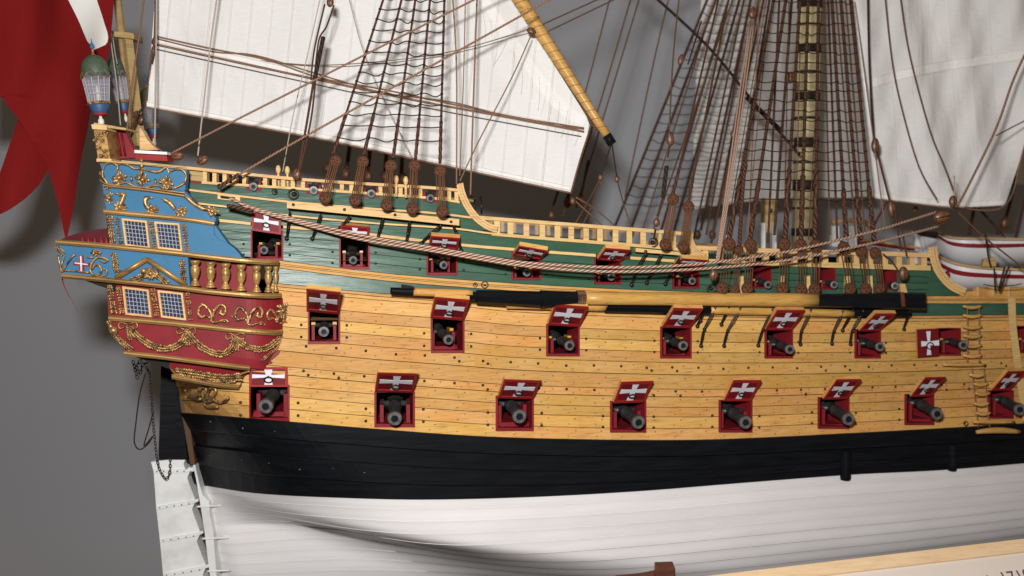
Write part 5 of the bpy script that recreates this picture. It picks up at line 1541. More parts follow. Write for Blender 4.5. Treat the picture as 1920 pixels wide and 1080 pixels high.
mb = MB(); mb.prism([P(x, y, .55) for x, y in ((1192, 465), (1290, 474), (1290, 480), (1192, 472))], Vector((0, .55, 0))); mb.build('channel', M['wood_pale'], ship)
mb = MB(); bolt_at(mb, 1211, 472, .06, .56); bolt_at(mb, 1286, 477, .06, .56); mb.build('channel_bolts', M['bolt'], ship, smooth=True, kind='stuff')
# ring bolts on the topsides
def ringbolt(x, y, rpx, label, off=.15, name='ring_bolt'):
    c = P(x, y, off); r = rpx / F * c.y; root = thing(name, label, 'ring bolt', c, 'iron ring bolts')
    mb = MB(); mb.tube([c + Vector((math.cos(t) * r, 0, math.sin(t) * r)) for t in np.linspace(0, 2*math.pi, 19)], r * .2, 6, caps=False); mb.build('ring', M['iron'], root, smooth=True)
    mb = MB(); mb.lathe(c + Vector((0, .2, 0)), (0, -1, 0), [(0, r*.55), (.12, r*.5), (.16, r*.2)], 10); mb.build('eye', M['iron'], root, smooth=True)
for x, y, r, l in ((515, 359, 5, 'small ring bolt right of the first poop gun'), (550, 364, 9, 'large black ring bolt under the aft tackle'), (411, 349, 4, 'ring bolt holding the aft brace end'), (909, 534, 6, 'ring bolt above the black spar fitting, right one'), (891, 534, 4, 'eye bolt above the black spar fitting, left one'), (1225, 455, 8, 'ring bolt on the mid rail under the single tackle'), (1334, 541, 8, 'ring bolt below the round block at the main channel'), (1811, 794, 4, 'small ring bolt low beside the rope ladder')):
    ringbolt(x, y, r, l)
# far-side mizzen shrouds below the sail, in shadow
shrouds('far mizzen shrouds in the gap below the mizzen sail, in shadow', [((648, 330), (662, 225)), ((688, 330), (700, 228)), ((722, 330), (728, 230)), ((752, 335), (757, 240)), ((757, 340), (760, 250))][:4], 41.5, 41.0, [], rl=4, served=None)
for i, (x, y) in enumerate(((613, 315), (648, 326), (690, 330), (722, 330), (757, 335))):
    block((x, y), 8, 41.3, 'dark far-side deadeye below the mizzen sail, ' + ['leftmost', 'second from left', 'middle', 'fourth from left', 'rightmost'][i], group='far deadeyes below the mizzen sail')
# ================================================================ TACKLES ON THE POOP
rope([(609, 8, 30.6), (590, 90, 30.4), (583, 150, 30.3)], 1.6, 'rope', 'upper dark strand of the aft tackle'); rope([(626, 10, 30.6), (612, 50, 30.4), (598, 75, 30.3), (590, 140, 30.2)], 1.6, 'rope', 'second dark strand of the aft tackle, from the small block')
rope([(606, 70, 30.4), (599, 105, 30.2), (590, 148, 30.0)], 4.2, 'ropeblack', 'thickly served grip of the aft tackle in front of the mizzen sail', n=8)
rope([(589, 146, 30.0), (577, 220, 29.8), (560, 318, 29.6)], 2.3, 'rope', 'left fall of the aft tackle'); rope([(592, 146, 30.0), (583, 225, 29.8), (562, 320, 29.6)], 2.0, 'rope', 'right fall of the aft tackle')
block((619, 4), 7, 30.6, 'brown block at the top edge on the aft tackle', ax=(.1, 0, 1)); block((556, 327), 8.5, 29.5, 'brown block at the foot of the aft tackle, above the large ring bolt', ax=(.15, 0, 1))
block((332, 292), 9.5, 29.4, 'fat brown block lying on the taffrail next to the red bench', ax=(1, 0, .03)); block((380, 300), 9, 30.0, 'smaller brown block behind the poop rail', ax=(.9, 0, .5))
for x, y, Y, l in ((255, 215, 33.2, 'dark brown block at the flagstaff foot, lower'), (264, 225, 33.5, 'dark brown block at the flagstaff foot, right')): block((x, y), 6, Y, l, ax=(.5, 0, 1))
L1 = [([(322, 287, 29.3), (480, 206, 29.6), (892, -2, 30.4), (950, -30, 30.5)], 2.0, 'ropetan', 'taut tan brace rising right from the taffrail block across the mizzen sail'),
 ([(411, 350, 29.0), (547, 270, 29.4), (960, 39, 30.5), (1090, -35, 31)], 2.2, 'ropetan', 'taut tan brace rising right from the poop bulwark past the yard'),
 ([(410, 351, 28.95), (448, 327, 29.0)], 4.0, 'rope', 'served lower end of the tan brace on the green bulwark'),
 ([(203, -20, 33.0), (206, 60, 33.0), (218, 150, 32.8), (226, 235, 32.5)], 1.2, 'ropewhite', 'thin white flag halyard beside the flagstaff'),
 ([(272, -20, 33.0), (262, 60, 32.8), (250, 140, 32.5), (243, 200, 32.3), (233, 290, 32)], 1.7, 'ropetan', 'light line in front of the flagstaff'),
 ([(210, 60, 33.5), (216, 100, 33.5), (220, 120, 33.5)], 1.0, 'ropewhite', 'short thin line right of the halyard'),
 ([(294, -20, 32.0), (292, 140, 31.6), (290, 280, 31.2)], 1.6, 'ropewhite', 'white vertical line at the aft edge of the mizzen sail'),
 ([(409, -20, 31.5), (395, 80, 31.2), (380, 210, 30.9), (371, 292, 30.6)], 1.5, 'ropewhite', 'white line crossing the sail left part down to the small block'),
 ([(604, -20, 31.5), (575, 110, 31.3), (550, 215, 31.2), (530, 322, 31)], 1.0, 'ropewhite', 'thin pale line from the top down to the timber heads'),
 ([(268, 203, 33.2), (258, 215, 33), (250, 235, 33), (240, 250, 32.8)], 2.5, 'rope', 'knotted dark rope at the lower aft corner of the sail'),
 ([(290, 68, 32.9), (286, 80, 32.9), (291, 90, 32.9), (285, 120, 32.9)], 1.8, 'rope', 'dark knotted reef tackle at the aft edge of the sail'),
 ([(652, -10, 31.8), (690, 120, 32), (770, 290, 32.2)], .9, 'ropewhite', 'thin pale line slanting right behind the shrouds'),
 ([(848, -20, 31.8), (856, 130, 31.5), (856, 345, 31)], 1.5, 'ropetan', 'tan vertical line just right of the mizzen shrouds'),
 ([(895, -20, 32), (889, 150, 31.6), (882, 365, 31)], 1.7, 'ropetan', 'tan vertical line ending at the curved rail bracket'),
 ([(873, -20, 32), (869, 150, 31.8), (862, 330, 31.2)], 1.0, 'ropetan', 'thin line between the two tan vertical lines'),
 ([(995, 68, 33), (960, 145, 32.3), (900, 260, 31.5), (862, 340, 31)], 1.2, 'ropetan', 'tan line slanting from the yard block down to the bracket'),
 ([(480, 113, 33.2), (620, 122, 33), (830, 100, 33), (995, 54, 33.2)], 1.0, 'ropetan', 'slack tan line across the sail to the yard block'),
 ([(997, 55, 33.3), (1130, -5, 35), (1190, -30, 36)], 1.4, 'ropebrown', 'upper brown line from the yard block to the top edge'),
 ([(1025, 60, 33.5), (1150, 0, 35), (1200, -25, 36)], 1.4, 'ropebrown', 'lower brown line from the yard to the top edge'),
]
for p, r, m, l in L1: rope(p, r, m, l, name='line')
block((996, 58), 6.5, 33.0, 'small dark block lashed on the yard', ax=(1, 0, -.3))
ropes2 = [([(1148, -20), (1097, 175), (1047, 350)], 1.5, 41), ([(1188, -20), (1120, 210), (1055, 405)], 1.6, 41), ([(1204, -20), (1133, 215), (1080, 390)], 1.6, 41.5), ([(1258, -20), (1225, 120), (1172, 370)], 1.5, 42)]
for i, (p, r, Y) in enumerate(ropes2):
    rope([(x, y, Y) for x, y in p], r, 'ropebrown', ['leftmost', 'second', 'third', 'rightmost'][i] + ' brown backstay line crossing the grey gap between the sails', name='line', group='lines in the grey gap')
rope([(1218, -15, 38), (1330, 90, 38.5), (1420, 200, 39), (1500, 290, 39.5)], 2.6, 'ropeblack', 'thick dark stay running down right from the top edge to the mast', name='stay')
rope([(1400, 182, 38.8), (1430, 212, 39), (1462, 243, 39.2)], 4.5, 'ropeblack', 'thick dark collar on the stay near the mast', name='stay_collar')
# pendants under the yard tip
for a, b, l in (((1147, 268), (1126, 330), 'left'), ((1147, 268), (1157, 333), 'right')):
    rope([(a[0], a[1], 33.2), (b[0], b[1], 33.2)], 1.5, 'ropeblack', l + ' pendant hanging from the black tip of the yard', name='pendant'); block((b[0], b[1] + 3), 5, 33.2, l + ' small block under the yard tip', ax=(.1, 0, 1))
for p, l in (([(1125, 337, 33.2), (1090, 400, 34), (1072, 430, 34)], 'line from the left yard-tip block down to the far rail'), ([(1128, 338, 33.2), (1105, 395, 34), (1088, 432, 34)], 'second line from the left yard-tip block'), ([(1158, 340, 33.2), (1170, 385, 34), (1186, 432, 34)], 'line from the right yard-tip block down to the rail')):
    rope(p, 1.2, 'ropebrown', l, name='line')
block((1034, 403), 6, 41, 'dark block low in the gap at the sail clew, left'); block((1064, 380), 7.5, 41, 'dark block at the clew of the mizzen sail'); block((1090, 375), 7, 41, 'brown block right of the mizzen clew'); block((1074, 377), 5.5, 33.5, 'small brown clew block touching the sail corner')
for a, b, l in (((1051, 345), (1034, 395), 'a'), ((1075, 330), (1063, 372), 'b'), ((1103, 300), (1090, 367), 'c')):
    rope([(a[0], a[1], 41), (b[0], b[1], 41)], 2.6, 'rope', {'a': 'left', 'b': 'middle', 'c': 'right'}[l] + ' thick dark rope end behind the sail clew')
for p, l in (([(1080, 378, 33.6), (1110, 405, 34), (1135, 428, 34.5)], 'lower'), ([(1080, 370, 33.6), (1120, 395, 34.2), (1160, 430, 35)], 'upper')): rope(p, 1.3, 'ropetan', l + ' tan sheet running right from the mizzen clew to the rail', name='sheet', group='mizzen sheets')
# ================================================================ MAIN RIGGING
shrouds('far-side main shrouds and ratlines in front of the shaded sail', [((1062, 432), (1288, 60)), ((1150, 432), (1330, -10)), ((1182, 432), (1350, -20)), ((1240, 432), (1372, -20)), ((1264, 432), (1392, -20)), ((1314, 432), (1412, -20)), ((1338, 432), (1428, -20)), ((1372, 432), (1446, -20))][1:], 46, 43.5,
        [(y, 4) for y in range(8, 385, 17)], rl=2.6, rr=.8, sag=3, knots=False)
for i, (x, y) in enumerate(((1150, 436), (1182, 438), (1308, 440), (1336, 440))):
    block((x, y), 7, 45.8, 'far-side main deadeye at the rail, ' + ['leftmost', 'second', 'third', 'fourth'][i], group='far main deadeyes')
Lm = [((1367, 448), (1456, -30)), ((1406, 452), (1478, -30)), ((1472, 448), (1502, -30)), ((1502, 450), (1516, -30)), ((1528, 448), (1535, -30)), ((1587, 448), (1558, -30)), ((1614, 450), (1574, -30)), ((1639, 452), (1592, -30))]
Ym = [32.2, 32.5, 33.0, 33.2, 33.4, 33.8, 34.0, 34.2]
shrouds('near main shrouds with ratlines across the banded mast and deadeyes above the spare spar', Lm, Ym, 36.5, [(y, 3) for y in [2, 22, 42, 61, 79, 97, 116, 134, 152, 168, 187, 206, 224, 242, 262, 281, 300, 318, 336, 354, 372]], rl=3.2, rr=1.0, served=[330, 340, 318, 330, 320, 360, 370, 350], sag=2.2,
        dead=[(1367, 458, 1354, 541, 10.5, 32.0), (1385, 468, 1378, 542, 7.5, 32.2), (1407, 459, 1401, 541, 10, 32.3), (1470, 458, 1467, 541, 10.5, 32.9), (1501, 459, 1502, 543, 10, 33.1), (1529, 460, 1527, 543, 10, 33.3), (1582, 464, 1594, 542, 10, 33.7), (1615, 470, 1623, 542, 10, 33.9), (1641, 474, 1650, 541, 9.5, 34.1)], lan_n=4, lan_r=.9)
rope([(1386, 462, 32.2), (1393, 350, 32.8), (1398, 300, 33)], 3.6, 'rope', 'short served shroud leg between the first two main shrouds', n=7)
# aft backstay deadeyes on the short channel
shrouds('pair of aft main backstays with close lanyards on the short channel', [((1262, 365), (1354, -30)), ((1291, 378), (1372, -30))], [31.6, 31.8], 35.5, [], rl=2.0, served=[320, 335], dead=[(1262, 374, 1247, 458, 9.5, 31.2), (1291, 388, 1281, 462, 9.5, 31.4)], lan_n=6)
rope([(1275, -20, 35), (1262, 110, 34), (1255, 245, 32.5)][::-1], 1.4, 'ropebrown', 'line above the elongated tackle block')
rope([(1315, 40, 35), (1290, 120, 34)], 1.6, 'ropeblack', 'short dark line at the top of the upper tackle block')
block((1277, 112), 6, 34.2, 'long brown block high on the aft backstay', ax=(.25, 0, 1)); block((1257, 261), 7.5, 32.5, 'long orange-brown block above the served tackle', ax=(-.05, 0, 1))
rope([(1256, 275, 32.4), (1252, 295, 32.3)], 2, 'rope', 'short strop under the long orange-brown block'); rope([(1250, 312, 32.2), (1243, 370, 31.9)], 4.2, 'ropeblack', 'thick black served grip of the single tackle', n=8)
rope([(1243, 370, 31.9), (1233, 405, 31.6)], 2.6, 'rope', 'brown fall under the served grip'); block((1231, 417), 6.5, 31.5, 'small brown block above the mid rail ring', ax=(.1, 0, 1)); rope([(1229, 430, 31.4), (1226, 448, 31.2)], 2, 'ropeblack', 'short black link to the mid rail ring')
# light tackle fall in front of the main shrouds
for k, dx in enumerate((-4.5, 0, 4.5)):
    rope([(1410 + dx * .9, 40, 35), (1378 + dx, 270, 33), (1345 + dx * .5, 490, 31.8)], 1.5, 'hawser', ['left', 'middle', 'right'][k] + ' strand of the pale threefold tackle left of the mast', name='tackle_strand', group='pale threefold tackle')
block((1411, 25), 8, 35, 'brown block at the top of the pale tackle', ax=(.12, 0, 1)); block((1338, 515), 9, 31.4, 'round brown block at the foot of the pale tackle', ax=(.1, 0, 1))
rope([(1401, 310, 34.0), (1385, 380, 33.4), (1362, 446, 32.9)], 1.6, 'ropewhite', 'white line beside the pale tackle')
for i, (a, b) in enumerate((((1441, -20), (1362, 440)), ((1425, -20), (1402, 455)), ((1480, -20), (1470, 450)), ((1500, 100), (1491, 455)), ((1540, 20), (1516, 450)), ((1432, 120), (1400, 440)))):
    rope([(a[0], a[1], 36.5), (b[0], b[1], 34)], 1.1, 'ropetan' if i % 2 else 'ropebrown', 'thin running line among the main shrouds, ' + ['first from left at the deck', 'behind the second shroud', 'just left of the mast', 'over the mast, left', 'over the mast, right', 'short pale one left of the mast'][i], name='line')
for i, (a, b, Y, q, m_) in enumerate((((1347, -20), (1205, 430), 40, 1.3, 'ropebrown'), ((1380, -20), (1222, 440), 39, 1.6, 'ropebrown'), ((1399, -20), (1300, 450), 38, 2.0, 'rope'), ((1412, -20), (1324, 440), 40, 1.8, 'rope'), ((1436, -20), (1334, 455), 37, 2.2, 'rope'), ((1462, -20), (1440, 455), 37, 2.0, 'rope'),
        ((1486, -20), (1452, 440), 38, 2.6, 'rope'), ((1545, -20), (1556, 440), 38, 1.6, 'ropebrown'), ((1552, -20), (1570, 450), 37, 2.0, 'rope'), ((1566, -20), (1604, 440), 38, 1.6, 'ropebrown'), ((1584, -20), (1622, 440), 38, 1.6, 'ropebrown'), ((1600, -20), (1660, 430), 38, 1.2, 'ropetan'))):
    rope([(a[0], a[1], Y), (b[0], b[1], Y - 3)], q, m_, 'backstay among the dense main rigging, ' + ordn2[i] + ' from the left at the rail', name='backstay', group='backstays and running lines of the main mast')
block((1483, 145), 8, 37, 'brown block hanging left of the mast between the shrouds'); block((1386, 356), 8, 34.5, 'dark block between the first two main shrouds'); block((1375, 252), 6, 38, 'small dark block behind the pale tackle')
# leeches and lines over the main sail
for p, r, m, l in (([(1627, -20, 37), (1630, 120, 37), (1638, 262, 37)], 2.0, 'ropeblack', 'dark line down to the block on the left of the square sail'),
    ([(1658, -20, 37.5), (1672, 110, 37.5), (1690, 200, 37.5), (1722, 310, 37.3), (1757, 374, 37)], 1.4, 'ropebrown', 'curved brown buntline on the square sail, left'),
    ([(1686, -20, 37.5), (1705, 100, 37.5), (1742, 240, 37.2), (1770, 310, 36.8), (1788, 358, 36)], 1.5, 'ropebrown', 'curved brown buntline on the square sail, right'),
    ([(1930, 85, 36), (1900, 150, 36), (1868, 240, 35.8), (1820, 340, 35.4), (1796, 385, 35)], 2.2, 'ropetan', 'thick pale sheet over the right of the square sail'),
    ([(1868, 254, 35.8), (1895, 240, 36.5), (1930, 222, 37)], 1.2, 'ropebrown', 'thin line knotted to the thick pale sheet'),
    ([(1797, 398, 34.8), (1840, 440, 34.8), (1890, 480, 34.8), (1935, 515, 34.8)], 1.6, 'ropebrown', 'brown line running down right from the clew block in front of the boats'),
    ([(1790, 372, 35.2), (1789, 330, 35.8)], 1.1, 'ropewhite', 'short white thread above the clew block'),
    ([(1645, 285, 36), (1668, 375, 35.5), (1678, 400, 35.2), (1690, 470, 34.8)], 2.0, 'rope', 'dark tack rope left of the clew blocks'),
    ([(1686, 400, 35.2), (1700, 480, 34.8)], 1.7, 'rope', 'second dark tack rope beside it'), ([(1663, 378, 35.5), (1640, 420, 35.2)], 2.4, 'rope', 'short dark rope hooked at the last main shroud'),
    ([(1655, 475, 34.4), (1672, 490, 34.3), (1683, 505, 34.2)], 1.3, 'ropeblack', 'slack black line beside the lowest block')):
    rope(p, r, m, l, name='line')
block((1641, 273), 8, 36, 'long brown block hanging on the left of the square sail'); block((1672, 392), 9, 35.3, 'long brown block above the forward main deadeyes', ax=(-.15, 0, 1)); block((1694, 513), 10, 34.2, 'big brown block beside the foremost green bulwark', ax=(-.1, 0, 1)); 
block((1787, 378), 8.5, 34.9, 'upper brown clew block at the sheet corner'); block((1766, 406), 13, 34.3, 'large walnut brown sheet block holding the two hawsers', ax=(1, 0, .22)); block((1717, 393), 5, 41, 'tiny dark block behind, under the square sail foot')
# ================================================================ THE LONG HAWSERS
h1 = [(430, 371, .1), (470, 388, .35), (530, 405, .6), (640, 433, .9), (700, 446, 1.1), (820, 466, 1.4), (900, 480, 1.6), (980, 492, 1.8), (1100, 500, 1.9), (1200, 501, 1.9), (1300, 496, 1.8), (1400, 484, 1.6), (1500, 467, 1.3), (1640, 433, .9), (1700, 415, .5), (1758, 397, .1)]
h2 = [(448, 379, .3), (470, 391, .35), (530, 409, .6), (640, 440, .9), (700, 453, 1.1), (820, 472, 1.4), (900, 486, 1.6), (980, 498, 1.8), (1100, 508, 1.9), (1200, 509, 1.9), (1300, 505, 1.8), (1400, 497, 1.6), (1500, 484, 1.4), (1640, 455, 1.0), (1700, 440, .7), (1760, 424, .3), (1779, 414, .1)]
for hh, l in ((h1, 'upper of two long pale laid hawsers sagging across the green topside'), (h2, 'lower of two long pale laid hawsers sagging across the green topside')):
    path = [P(x, y, o) if y > 380 or x < 1600 else P(x, y, o) for x, y, o in smooth_path(hh, 8)]
    mb = MB(); mb.tube(path, .044, 8); tag(mb.build('hawser', M['hawser'], smooth=True), l, 'hawser', 'long hawsers')
rope([(427, 386, 28.95), (440, 388, 28.9), (474, 396, 28.85)], 4.2, 'rope', 'served rope end on the moulding below the hawse slot')
# ================================================================ SPARE SPARS ALONG THE SIDE
def spar_seg(root, name, a, b, ra, rb, off, mat, n=16, mid=None):
    pa, pb = P(*a, off), P(*b, off); k = 10
    path = [P(a[0] + (b[0]-a[0]) * q / k, a[1] + (b[1]-a[1]) * q / k, off) for q in range(k + 1)]
    R = [(ra + (rb - ra) * q / k) / F * path[q].y for q in range(k + 1)]
    mb = MB(); mb.tube(path, R, n); return mb.build(name, M[mat], root, smooth=n > 9)
sp1 = thing('spare_spar', 'long spare spar lashed along the side, honey middle with black octagonal fittings', 'spar', P(1250, 562, .7))
spar_seg(sp1, 'black_tip', (732, 545), (778, 547), 6.5, 7.5, .9, 'black', 10)
mb = MB(); mb.prism([P(x, y, 1.15) for x, y in ((752, 534), (772, 537), (777, 541), (752, 541))], Vector((0, .3, 0))); mb.build('cleat', M['black'], sp1)
spar_seg(sp1, 'pole', (775, 547), (885, 551), 7.5, 8, .9, 'spar')
spar_seg(sp1, 'octagonal_fitting', (873, 555), (900, 556), 8, 9, .9, 'black', 8); spar_seg(sp1, 'octagonal_fitting', (893, 556), (1013, 561), 12.5, 15, .9, 'black', 8); spar_seg(sp1, 'octagonal_fitting', (1013, 561), (1090, 559), 17, 11.5, .9, 'black', 8)
spar_seg(sp1, 'pole', (1085, 559), (1536, 563), 12, 13.2, .9, 'spar')
for k in range(6):
    spar_seg(sp1, 'twine_turn', (1081 + k * 2.6, 558), (1083 + k * 2.6, 558), 13.4, 13.4, .9, 'ropebrown')
mb = MB(); rows = []
for x, yt, yb in ((1536, 551, 576), (1650, 550, 579), (1655, 548, 580), (1736, 549, 581)):
    o = .95 + 0; rows.append([P(x, yt + 2, o - .1) + Vector((0, .5, 0)), P(x, yt, o), P(x, yt + 3, o + .25), P(x, yb - 3, o + .25), P(x, yb, o), P(x, yb, o) + Vector((0, .4, 0)), P(x, yt + 2, o - .1) + Vector((0, .5, 0))])
mb.grid(rows); mb.face(tuple(mb.pts(rows[-1][:6]) + i for i in range(6))); mb.face(tuple(mb.pts(rows[0][:6]) + i for i in range(6))); mb.build('black_heel', M['black'], sp1)
mb = MB(); mb.prism([P(x, y, 1.25) for x, y in ((1688, 548), (1695, 548), (1698, 575), (1691, 575))], Vector((0, .2, 0))); mb.build('heel_strap', M['walnut'], sp1)
sp2 = thing('lower_spar', 'second spar in shadow directly beneath the long spare spar', 'spar', P(1250, 580, .3))
spar_seg(sp2, 'pole', (950, 571), (1136, 575), 8, 8.5, .45, 'spar'); spar_seg(sp2, 'black_sleeve', (1134, 577), (1330, 581), 9, 9.5, .45, 'black', 8); spar_seg(sp2, 'pole', (1325, 581), (1600, 588), 8, 7, .45, 'spar'); spar_seg(sp2, 'black_end', (1598, 586), (1705, 588), 9, 7, .45, 'black', 8)
# wedges standing between the main deadeyes
for i, x in enumerate((1390, 1467, 1515, 1590, 1632, 1691)):
    q = [(x - 3, 518), (x + 4, 517), (x + 5, 549), (x - 4, 549)] if i < 5 else [(1687, 532), (1697, 532), (1702, 550), (1689, 550)]
    mb = MB(); mb.prism([P(a, b, .35) for a, b in q], Vector((0, .25, 0))); tag(mb.build('timber_cleat', M['wood_pale']), 'pale upright cleat among the main deadeyes, ' + ['first from the stern', 'behind the fourth deadeye', 'between the fifth and sixth deadeyes', 'behind the seventh deadeye', 'between the last deadeyes', 'under the big forward block'][i], 'cleat', 'upright cleats')
# ================================================================ MAIN MAST
mast = thing('main_mast', 'yellow painted main mast with dark rope woolding bands', 'mast', at(1508, 470, 41.2))
ma, mt = at(1504, 470, 41.2), at(1517, -30, 41.0)
def mastpiece(name, y0, y1, r, mat, off=0.0, Y=41.2, n=16):
    k0, k1 = (470 - y0) / 500, (470 - y1) / 500
    a, b = ma.lerp(mt, k0), ma.lerp(mt, k1); v = Vector((off, 0, 0))
    mb = MB(); mb.tube([a + v, b + v], r, n); return mb.build(name, M[mat], mast, smooth=True)
mastpiece('mast_pole', 470, -170, .40, 'mast')
mastpiece('cheek_piece', 470, -170, .20, 'mast', .30)
for y0, y1, mt_ in ((15, -20, 1), (48, 44, 0), (98, 82, 1), (136, 131, 0), (187, 171, 1), (222, 217, 0), (275, 256, 1), (305, 301, 0), (355, 336, 1), (391, 387, 0), (442, 427, 1)):
    mastpiece('woolding_band', y0, y1, .43, 'mastband'); mastpiece('woolding_band', y0, y1, .22, 'mastband', .31)
# ================================================================ DECK FITTINGS BEHIND THE RAILS
def turned(x, y, h, rpx, Y, label, mat='wood_pale'):
    a = at(x, y + h, Y); u = h / F * Y; r = rpx / F * Y
    mb = MB(); mb.lathe(a, (0, 0, 1), [(0, r * .5), (u * .5, r * .55), (u * .6, r * .35), (u * .68, r * .8), (u * .82, r), (u * .95, r * .7), (u, r * .3)], 10); tag(mb.build('turned_bitt', M[mat], smooth=True), label, 'bitt', 'turned bitts behind the poop rail')
for x, y, l in ((522, 310, 'left one of the aft pair'), (539, 312, 'right one of the aft pair'), (743, 329, 'left one of the forward pair'), (761, 331, 'right one of the forward pair')): turned(x, y, 40, 5, 30.6, 'turned wooden bitt behind the poop rail, ' + l)
bt = thing('knight_post', 'tall pale wooden knight post with a pierced head left of the main mast', 'post', at(1447, 470, 38))
mb = MB(); mb.prism([at(x, y, 38) for x, y in ((1434, 371), (1456, 374), (1454, 436), (1434, 436))], Vector((0, .6, 0))); mb.build('post_head', M['post'], bt)
for x in (1431, 1452):
    mb = MB(); mb.prism([at(x - 4, 418, 37.8), at(x + 4, 418, 37.8), at(x + 4, 466, 37.8), at(x - 4, 466, 37.8)], Vector((0, .3, 0))); mb.build('post_leg', M['whitedirty'], bt)
mb = MB(); mb.lump(at(1445, 395, 37.95), (PX(3, 38), .05, PX(5, 38))); mb.build('sheave_hole', M['bore'], bt, smooth=True)
mb = MB()
for x in (889, 902): mb.tube([at(x, 372, 35), at(x + 1, 402, 35)], .03, 5)
mb.tube([at(883, 368, 35), at(889, 372, 35), at(896, 374, 35), at(903, 368, 35)], .03, 5); tag(mb.build('iron_stanchions', M['iron'], smooth=True), 'small black iron stanchion pair on the deck right of the curved bracket', 'stanchion')
# white lifting frame of the ship's boat
bf = thing('boat_chock', 'pale wooden arched chock with white posts behind the forward main shrouds', 'chock', at(1600, 460, 40))
mb = MB(); mb.tube([at(x, y, 40) for x, y in smooth_path([(1560, 417), (1585, 414), (1612, 414), (1630, 422), (1644, 438)], 5)], .10, 6); mb.build('arch', M['post'], bf, smooth=True)
for x in (1566, 1598): 
    mb = MB(); mb.prism([at(x - 5, 424, 40), at(x + 7, 424, 40), at(x + 9, 462, 40), at(x - 6, 462, 40)], Vector((0, .3, 0))); mb.build('white_post', M['whitedirty'], bf)
# ================================================================ BOATS
def boat(label, top, botm, Y, stripe=(.10, .24), beam=1.3, rudder=None):
    ft, fb = interp(top), interp(botm); x0, x1 = top[0][0], top[-1][0]
    root = thing('ships_boat', label, 'boat', at((x0 + x1) / 2, fb((x0 + x1) / 2), Y))
    xs = np.linspace(x0, x1, 22); prof = [0, stripe[0], stripe[1], .42, .6, .76, .9, 1.0]
    rows = []
    for k in prof:
        r = []
        for x in xs:
            e = min(1, (x - x0) / (.35 * (1965 - x0))); w = (1 - (1 - e) ** 2) ** .6
            y = ft(x) + (fb(x) - ft(x)) * k
            yy = Y - beam * w * math.sqrt(max(0, 1 - k ** 2.6)) + beam
            r.append(at(x, y, yy))
        rows.append(r)
    for nm, a, b, mt_ in (('boat_planking', 0, 1, 'boatwhite'), ('red_strake', 1, 2, 'red'), ('boat_planking', 2, 7, 'boatwhite')):
        mb = MB(); mb.grid(rows[a:b + 1]); mb.build(nm, M[mt_], root, smooth=True)
    mb = MB(); mb.tube([p + Vector((0, -.03, 0)) for p in rows[0]], .055, 6); mb.build('gunwale', M['post'], root, smooth=True)
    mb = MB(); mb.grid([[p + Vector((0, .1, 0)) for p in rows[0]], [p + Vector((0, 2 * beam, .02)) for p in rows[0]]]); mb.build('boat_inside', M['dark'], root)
    mb = MB(); mb.grid([[p + Vector((0, 2 * beam, .05)) for p in rows[0]], [p + Vector((0, 2 * beam - .4, 0)) for p in rows[-1]]]); mb.build('far_planking', M['boatwhite'], root)
    if rudder:
        mb = MB(); mb.prism([at(x, y, Y - .2) for x, y in rudder], Vector((0, .12, 0))); mb.build('boat_rudder', M['red'], root)
    return root
boat('upper white ship\'s boat with a red strake at the right edge', [(1757, 434), (1780, 445), (1840, 448), (1965, 449)], [(1762, 475), (1790, 497), (1840, 505), (1965, 492)], 38.5, (.16, .30))
boat('lower white ship\'s boat with a red strake and red rudder beside the waist', [(1757, 480), (1790, 494), (1840, 502), (1965, 508)], [(1768, 530), (1790, 545), (1840, 548), (1965, 548)], 37.0, (.22, .40), rudder=((1776, 508), (1781, 510), (1779, 521), (1772, 538), (1768, 538)))
boat('distant white boat with a red strake behind the forward main shrouds', [(1592, 448), (1640, 452), (1700, 462), (1742, 466)], [(1600, 470), (1650, 475), (1700, 480), (1742, 480)], 42, (.12, .5), beam=.8)
for i, p in enumerate(([(1848, 440, 36.8), (1853, 480, 36.5), (1858, 500, 36.4)], [(1864, 503, 35.7), (1866, 545, 35.6)], [(1884, 500, 35.7), (1872, 545, 35.6)], [(1892, 500, 35.7), (1874, 546, 35.6)])):
    rope(p, 1.8, 'ropeblack', ['dark lashing down the side of the upper boat', 'left dark lashing on the lower boat', 'middle dark lashing on the lower boat', 'right dark lashing on the lower boat'][i], name='boat_lashing', cat='lashing')
rope([(1844, 533, 35.2), (1868, 537, 35.2), (1900, 535, 35.2), (1915, 532, 35.2)], 1.0, 'ropeblack', 'thin black grab line stretched over the waist bulwark', name='grab_line')
mb = MB(); mb.prism([at(x, y, 36.6) for x, y in ((1845, 486), (1868, 482), (1868, 500), (1842, 500))], Vector((0, .2, 0))); tag(mb.build('boat_sternboard', M['post']), 'small wooden board standing up inside the lower boat', 'board')
for i, p in enumerate(([(1817, 440, 44), (1826, 392, 44), (1840, 300, 44)], [(1835, 390, 44), (1862, 420, 44), (1885, 447, 44)], [(1870, 440, 44), (1890, 395, 44), (1905, 330, 44)], [(1905, 445, 44), (1925, 360, 44)])):
    rope(p, 3.0 if i != 1 else 2.2, 'rope', 'dark fore shroud behind the boats, ' + ['leftmost', 'the crossing one', 'third', 'at the right edge'][i], group='dark fore rigging at the right')
block((1885, 418), 9, 43.5, 'dark out-of-focus block behind the upper boat')
